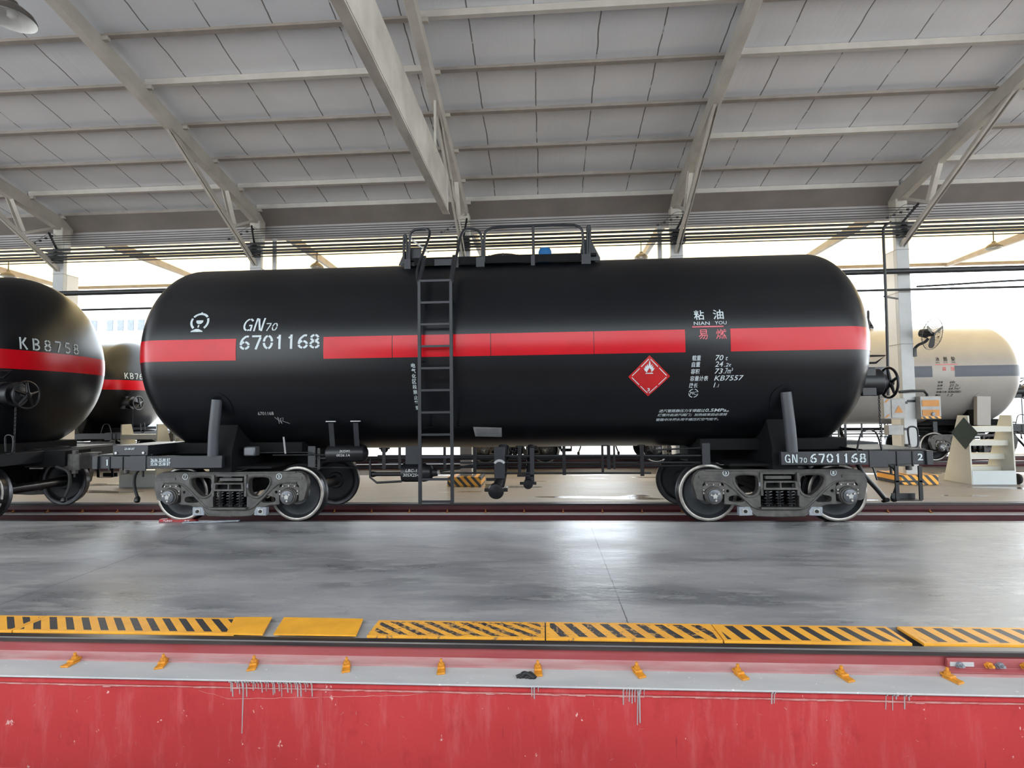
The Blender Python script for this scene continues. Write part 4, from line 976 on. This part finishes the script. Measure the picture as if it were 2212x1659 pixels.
# ------------------------------------------------------------------ pipes, wires on the columns
def line(name, y, z, r, label, cat, grp, n=8):
    solo(MB().tube([(XL, y, z), (-5, y, z - .005), (7, y, z), (18, y, z - .005), (XR, y, z)], r, n), name, 'cable', label, cat, grp)
for i, z in enumerate((5.51, 5.42, 5.344, 5.284)): line('overhead_pipe', 2.8, z, .0275, 'thick dark pipe across the columns, %s of the four stacked pipes' % ['topmost', 'second', 'third', 'lowest'][i], 'pipe', 'stacked overhead pipes')
line('overhead_pipe', 2.8, 5.212, .012, 'thin dark conduit just under the four stacked pipes', 'pipe', 'stacked overhead pipes')
ys = [2.42, 2.56, 2.72, 2.86, 3.02]
for i, y in enumerate((2.75, 2.75, 2.75, 2.75, 2.75)):
    z = (5.815, 5.765, 5.71, 5.655, 5.605)[i]; line('overhead_wire', 2.72 - .0 * i, z, .0085, 'thin black overhead wire, %s of the five above the pipes' % ['topmost', 'second', 'middle', 'fourth', 'lowest'][i], 'wire', 'thin wires above the pipes', 6)
line('horizontal_pipe', 2.88, 4.50, .058, 'broad dark pipe crossing the bright opening just above the wagon shoulders', 'pipe', 'lower pipes across the columns', 14)
line('horizontal_pipe', 2.92, 4.11, .024, 'slimmer dark pipe below the broad one across the bright opening', 'pipe', 'lower pipes across the columns', 10)
solo(MB().tube(smooth3([(13.5, 2.84, 4.15), (14.4, 2.82, 4.18), (15.4, 2.8, 4.22), (17.0, 2.8, 4.24), (24, 2.8, 4.2)]), .02, 8), 'slack_cable', 'cable', 'slack black cable rising from the right column above the slimmer pipe', 'cable')
for i, x in enumerate(colx[:5]):
    o = (x, 2.97, 5.55)
    T = thing('wire_bracket', o, 'slanted wire bracket with dark insulators on the column, %s' % ordn[i], 'bracket', 'insulator brackets')
    MB(o).bar((x - .02, 3.0, 5.54), (x + .12, 2.62, 5.86), .035, .035).build('bracket_arm', 'cable', T)
    for k in range(5):
        z = (5.815, 5.765, 5.71, 5.655, 5.605)[k]; xx = x + .10 - .14 * k
        MB(o).lathe((xx - .035, 2.72, z), (1, 0, 0), [(0, .008), (.015, .026), (.03, .016), (.045, .026), (.07, .008)], 10).build('insulator', 'cable', T)
    MB(o).tube(smooth3([(x - .42, 2.72, 5.605), (x - .25, 2.74, 5.75), (x - .05, 2.8, 5.92), (x + .12, 2.74, 5.87), (x + .2, 2.72, 5.80)]), .005, 5).build('jumper_wire', 'cable', T)
    mb = MB(o)
    for z in (5.51, 5.42, 5.344, 5.284): mb.box((x - .14, 2.775, z - .04), (x + .14, 3.0, z - .03))
    mb.build('pipe_shelf', 'cable', T)
for i, x in enumerate((-.70, 8.26)):
    solo(MB().cyl((x, 3.25, 4.2 if 0 else .0), (x, 3.25, 5.75), .05, 14), 'downpipe', 'colgrey', 'grey rainwater pipe beside the %s column' % ['second', 'fourth'][i], 'downpipe', 'rainwater pipes')
solo(MB().tube(smooth3([(12.95, 2.72, 5.50), (12.80, 2.70, 5.42), (12.775, 2.7, 5.3), (12.775, 2.7, 4.3), (12.775, 2.72, 3.0), (12.768, 2.75, 1.86)], 1), .028, 10), 'vertical_conduit', 'cable', 'dark vertical conduit left of the right column, bent at the top', 'conduit')
solo(MB().bar((12.74, 2.7, 3.93), (13.2, 3.0, 3.93), .03, .03), 'conduit_clamp', 'cable', 'small clamp arm holding the vertical conduit to the right column', 'clamp')
# fan on the right column
o = (13.49, 3.1, 2.95)
T = thing('wall_fan', o, 'black caged wall fan fixed to the right column', 'fan')
MB(o).box((13.47, 2.98, 2.68), (13.53, 3.12, 2.86)).tube(smooth3([(13.5, 3.05, 2.8), (13.55, 2.98, 2.93), (13.66, 2.92, 2.97), (13.72, 2.9, 3.05)]), .03, 8).build('bracket', 'cable', T)
ax = Vector((.42, -.86, -.22)).normalized(); hub = Vector((13.68, 2.76, 3.13))
MB(o).lathe(hub - ax * .22, ax, [(0, .02), (.02, .08), (.14, .1), (.18, .06), (.24, .05), (.3, .03)], 18).build('motor', 'cable', T)
s1 = ax.cross(Vector((0, 0, 1))).normalized(); s2 = s1.cross(ax)
for k in range(3):
    t = 2 * PI * k / 3 + .5; dd = s1 * math.cos(t) + s2 * math.sin(t); ee = (ax.cross(dd) + ax * .45).normalized()
    P0 = hub + ax * .05; vs = []
    for r_, w_ in ((.03, .03), (.12, .05), (.24, .06), (.29, .03)):
        for q in (-1, 1):
            for tt in (-.003, .003): vs.append(P0 + dd * r_ + ee * w_ * q + ax * tt)
    fs = []
    for j in range(3):
        b = 4 * j; fs += [(b, b + 2, b + 6, b + 4), (b + 1, b + 5, b + 7, b + 3), (b, b + 4, b + 5, b + 1), (b + 2, b + 3, b + 7, b + 6)]
    fs += [(0, 1, 3, 2), (12, 14, 15, 13)]
    MB(o).add(vs, fs).build('blade', 'cable', T)
mb = MB(o)
for k in range(28):
    t = 2 * PI * k / 28; dd = s1 * math.cos(t) + s2 * math.sin(t)
    mb.tube(smooth3([hub - ax * .1 + dd * .06, hub - ax * .06 + dd * .25, hub + ax * .03 + dd * .335, hub + ax * .12 + dd * .22, hub + ax * .15 + dd * .03]), .0022, 4)
mb.tube([hub + ax * .03 + (s1 * math.cos(t) + s2 * math.sin(t)) * .33 for t in [2 * PI * i / 40 for i in range(40)]], .006, 6, closed=True)
mb.build('cage', 'cable', T)
# electric boxes
def ebox(x0, x1, z0, z1, label, kind):
    o = ((x0 + x1) / 2, 2.92, z0); T = thing('electric_box', o, label, 'electric box', 'boxes on the right column')
    MB(o).box((x0, 2.84, z0), (x1, 3.0, z1)).build('cabinet', 'boxgrey', T, .008)
    MB(o).box((min(x0 + .1, 13.3), 2.985, z1 - .12), (max(x1 - .1, 13.3), 3.0, z1 - .07)).build('mounting_rail', 'cable', T)
    if kind == 'warn':
        MB(o).box((x0 + .15, 2.825, z0 + .02), (x1 - .02, 2.842, z1 - .02)).build('door', 'boxgrey', T, .004)
        cx, cz = (x0 + x1) / 2 + .07, (z0 + z1) / 2 - .02
        MB(o).prism([[(cx - .085, cz - .07), (cx + .085, cz - .07), (cx, cz + .08)]], 2.818, 2.824).build('warning_triangle', 'orange', T)
        for zz in (z0 + .05, z1 - .06):
            MB(o).prism([[(x0 + .01, zz - .03), (x0 + .05, zz - .03), (x0 + .12, zz + .04), (x0 + .08, zz + .04)]], 2.834, 2.839).build('warning_patch', 'orange', T)
    if kind == 'label':
        for a, b in ((.26, .39), (.06, .19)): MB(o).box((x0 + .03, 2.832, z0 + a), (x1 - .04, 2.838, z0 + b)).build('label_panel', 'orange', T)
        cx = (x0 + x1) / 2; MB(o).lathe((cx + .03, 2.835, z0 + .1), (0, -1, 0), [(0, .04), (.03, .035), (.035, .0)], 12).build('knob', 'lug', T)
        m = mk_hazard('box_stripes', x0 - .1, x1 + .1, z0 - .1, z0 + .2, 1, 0, .12, .1, vertical=True)
        MB(o).box((x0 + .01, 2.833, z0 + .005), (x1 - .01, 2.839, z0 + .05)).build('warning_strip', m, T)
    return T
ebox(12.72, 13.16, 1.37, 1.80, 'grey electric box with a yellow warning triangle left of the right column', 'warn')
ebox(12.80, 13.10, 1.03, 1.24, 'small grey box below the warning triangle box', '')
ebox(13.46, 13.87, 1.36, 1.83, 'cabinet with two orange panels and striped bottom edge right of the right column', 'label')
solo(MB().tube([(13.1, 2.93, 1.93), (13.35, 2.93, 1.95), (13.6, 2.93, 1.95), (13.68, 2.95, 1.88), (13.68, 2.98, 1.78)], .03, 10), 'cable_elbow', 'cable', 'short dark pipe elbow strapped round the right column above the boxes', 'pipe')

# ------------------------------------------------------------------ mobile steps
def stairs(x0, y0, label, w_=.85):
    o = (x0, y0, 0); T = thing('mobile_steps', o, label, 'mobile steps', 'mobile steps by the columns')
    for s, x in ((0, x0), (1, x0 + w_)):
        MB(o).prism([[(y0, 0), (y0 + .78, 0), (y0 + .30, 1.42), (y0 + .02, 1.42)]], x - .015, x + .015, 'yz').build('side_panel', 'stair', T, .004)
    for z, ya, yb in ((1.17, .02, .30), (.88, .12, .42), (.59, .22, .54), (.32, .32, .66)):
        MB(o).box((x0, y0 + ya, z), (x0 + w_, y0 + yb, z + .02)).box((x0, y0 + ya, z - .09), (x0 + w_, y0 + ya + .02, z)).build('tread', 'stair', T)
    MB(o).box((x0, y0 - .005, .0), (x0 + w_, y0 + .015, .285)).build('kick_board', 'stairblue', T, .004)
    for x in (x0 + w_ + .06,):
        MB(o).lathe((x, y0 + .06, .11), (1, 0, 0), [(0, .03), (.0, .1), (.01, .11), (.04, .11), (.05, .1), (.05, .03)], 24).build('castor', 'rubber', T)
    return T
stairs(14.38, 2.79, 'pale cream mobile steps at right with castor and green diamond sign hung on them')
stairs(-4.02, 2.76, 'pale cream mobile steps seen between the near wagons at left')
stairs(-2.98, 3.1, 'pale cream mobile steps just right of the other pair, behind the black tank end', .45)
c = Vector((14.35, 2.90, 1.05)); d1 = Vector((.10, -.30, 0)).normalized()
vs = []
for sgn in (-1, 1):
    nn = Vector((.95, .3, 0)).normalized() * .004 * sgn
    vs += [c + Vector((0, 0, .33)) + nn, c + Vector((.03, -.32, .02)) + nn, c + Vector((0, 0, -.33)) + nn, c + Vector((-.03, .32, .0)) + nn]
solo(MB().add(vs, [(0, 1, 2, 3), (7, 6, 5, 4), (0, 4, 5, 1), (1, 5, 6, 2), (2, 6, 7, 3), (3, 7, 4, 0)]), 'diamond_sign', 'green', 'dark green diamond sign hanging on the side of the right mobile steps', 'sign')

# ------------------------------------------------------------------ lamps
def lamp(x, y, z, r, drop, label, tilt=0):
    o = (x, y, z); T = thing('pendant_lamp', o, label, 'lamp', 'bell shaped pendant lamps')
    MB(o).lathe((x, y, z), (0, 0, 1), [(0, r), (.02, r * .99), (r * .35, r * .85), (r * .6, r * .55), (r * .75, r * .28), (r * .95, r * .2), (r * 1.0, .02)], 28, False).build('lamp_shade', 'lampshade', T)
    MB(o).lathe((x, y, z - .004), (0, 0, 1), [(0, r * .985), (r * .33, r * .8), (r * .55, r * .5), (r * .6, 0)], 28, False).build('reflector', 'lampwhite', T)
    MB(o).lathe((x, y, z + r * .1), (0, 0, 1), [(0, .0), (.01, r * .2), (r * .3, r * .22), (r * .45, r * .1)], 14).build('bulb', 'lampwhite', T)
    MB(o).cyl((x, y, z + r * .9), (x, y, z + drop), .012, 8).build('stem', 'cable', T)
    if tilt: T.rotation_euler = (0, tilt, 0)
    return T
lamp(-.70, -3.0, 6.42, .24, 1.4, 'large dark pendant lamp with white inside hanging at the top left corner', .0)
for x, lab in ((-10.35, 'small pendant lamp at the left frame edge under the cream roof'), (-.88, 'small pendant lamp under the cream roof left of the middle'), (8.35, 'small pendant lamp under the cream roof beside the fourth column'), (17.65, 'small pendant lamp under the cream roof right of the right column')):
    lamp(x, 6.0, 5.80, .19, .45, lab)

# ------------------------------------------------------------------ beyond the yard
o = (-42, 42, -.12); T = thing('yard_building', o, 'long white building with dark windows seen far behind between the wagons', 'building')
MB(o).box((-75, 40, -.12), (-22, 52, 14)).build('wall', 'facade', T)
for i in range(24):
    x = -60 + i * 1.05 + (i // 5) * .6
    MB(o).box((x, 39.92, 9.6), (x + .6, 40.01, 10.65)).build('window', 'glass', T)
def mast(x, y, h_, arm, label):
    o = (x, y, -.12); T = thing('catenary_mast', o, label, 'mast', 'masts in the yard')
    MB(o).tube([(x, y, -.12), (x, y, h_)], [.16, .1], 12).build('pole', 'mast', T)
    MB(o).tube([(x, y, h_ - .8), (x + .5, y, h_ - .2), (x + arm, y, h_ + .3)], .05, 8).build('arm', 'mast', T)
mast(38.5, 30, 8.2, 5.5, 'pale mast with a long arm in the glare at right')
mast(46, 46, 14, -2.5, 'thin distant mast almost lost in the glare at right')
o = (-21, 33, -.12); 
solo(MB().box((-30, 33, -.12), (-19, 33.1, 2.2)), 'corrugated_fence', simple('blue_grey_fence', (.25, .3, .36), .5), 'blue grey yard fence seen low between the wagons at left', 'fence')

# added unseen grey block behind the camera, there to darken the tank reflections
o = (5.5, -14.5, -.02)
T = thing('reflection_blocker', o, 'low grey office block on the camera side of the hall, outside the photo', 'building')
MB(o).box((-1.5, -17, -.02), (12.8, -13.6, 4.3)).build('wall', simple('blocker_grey', (.16, .16, .17), .8), T)
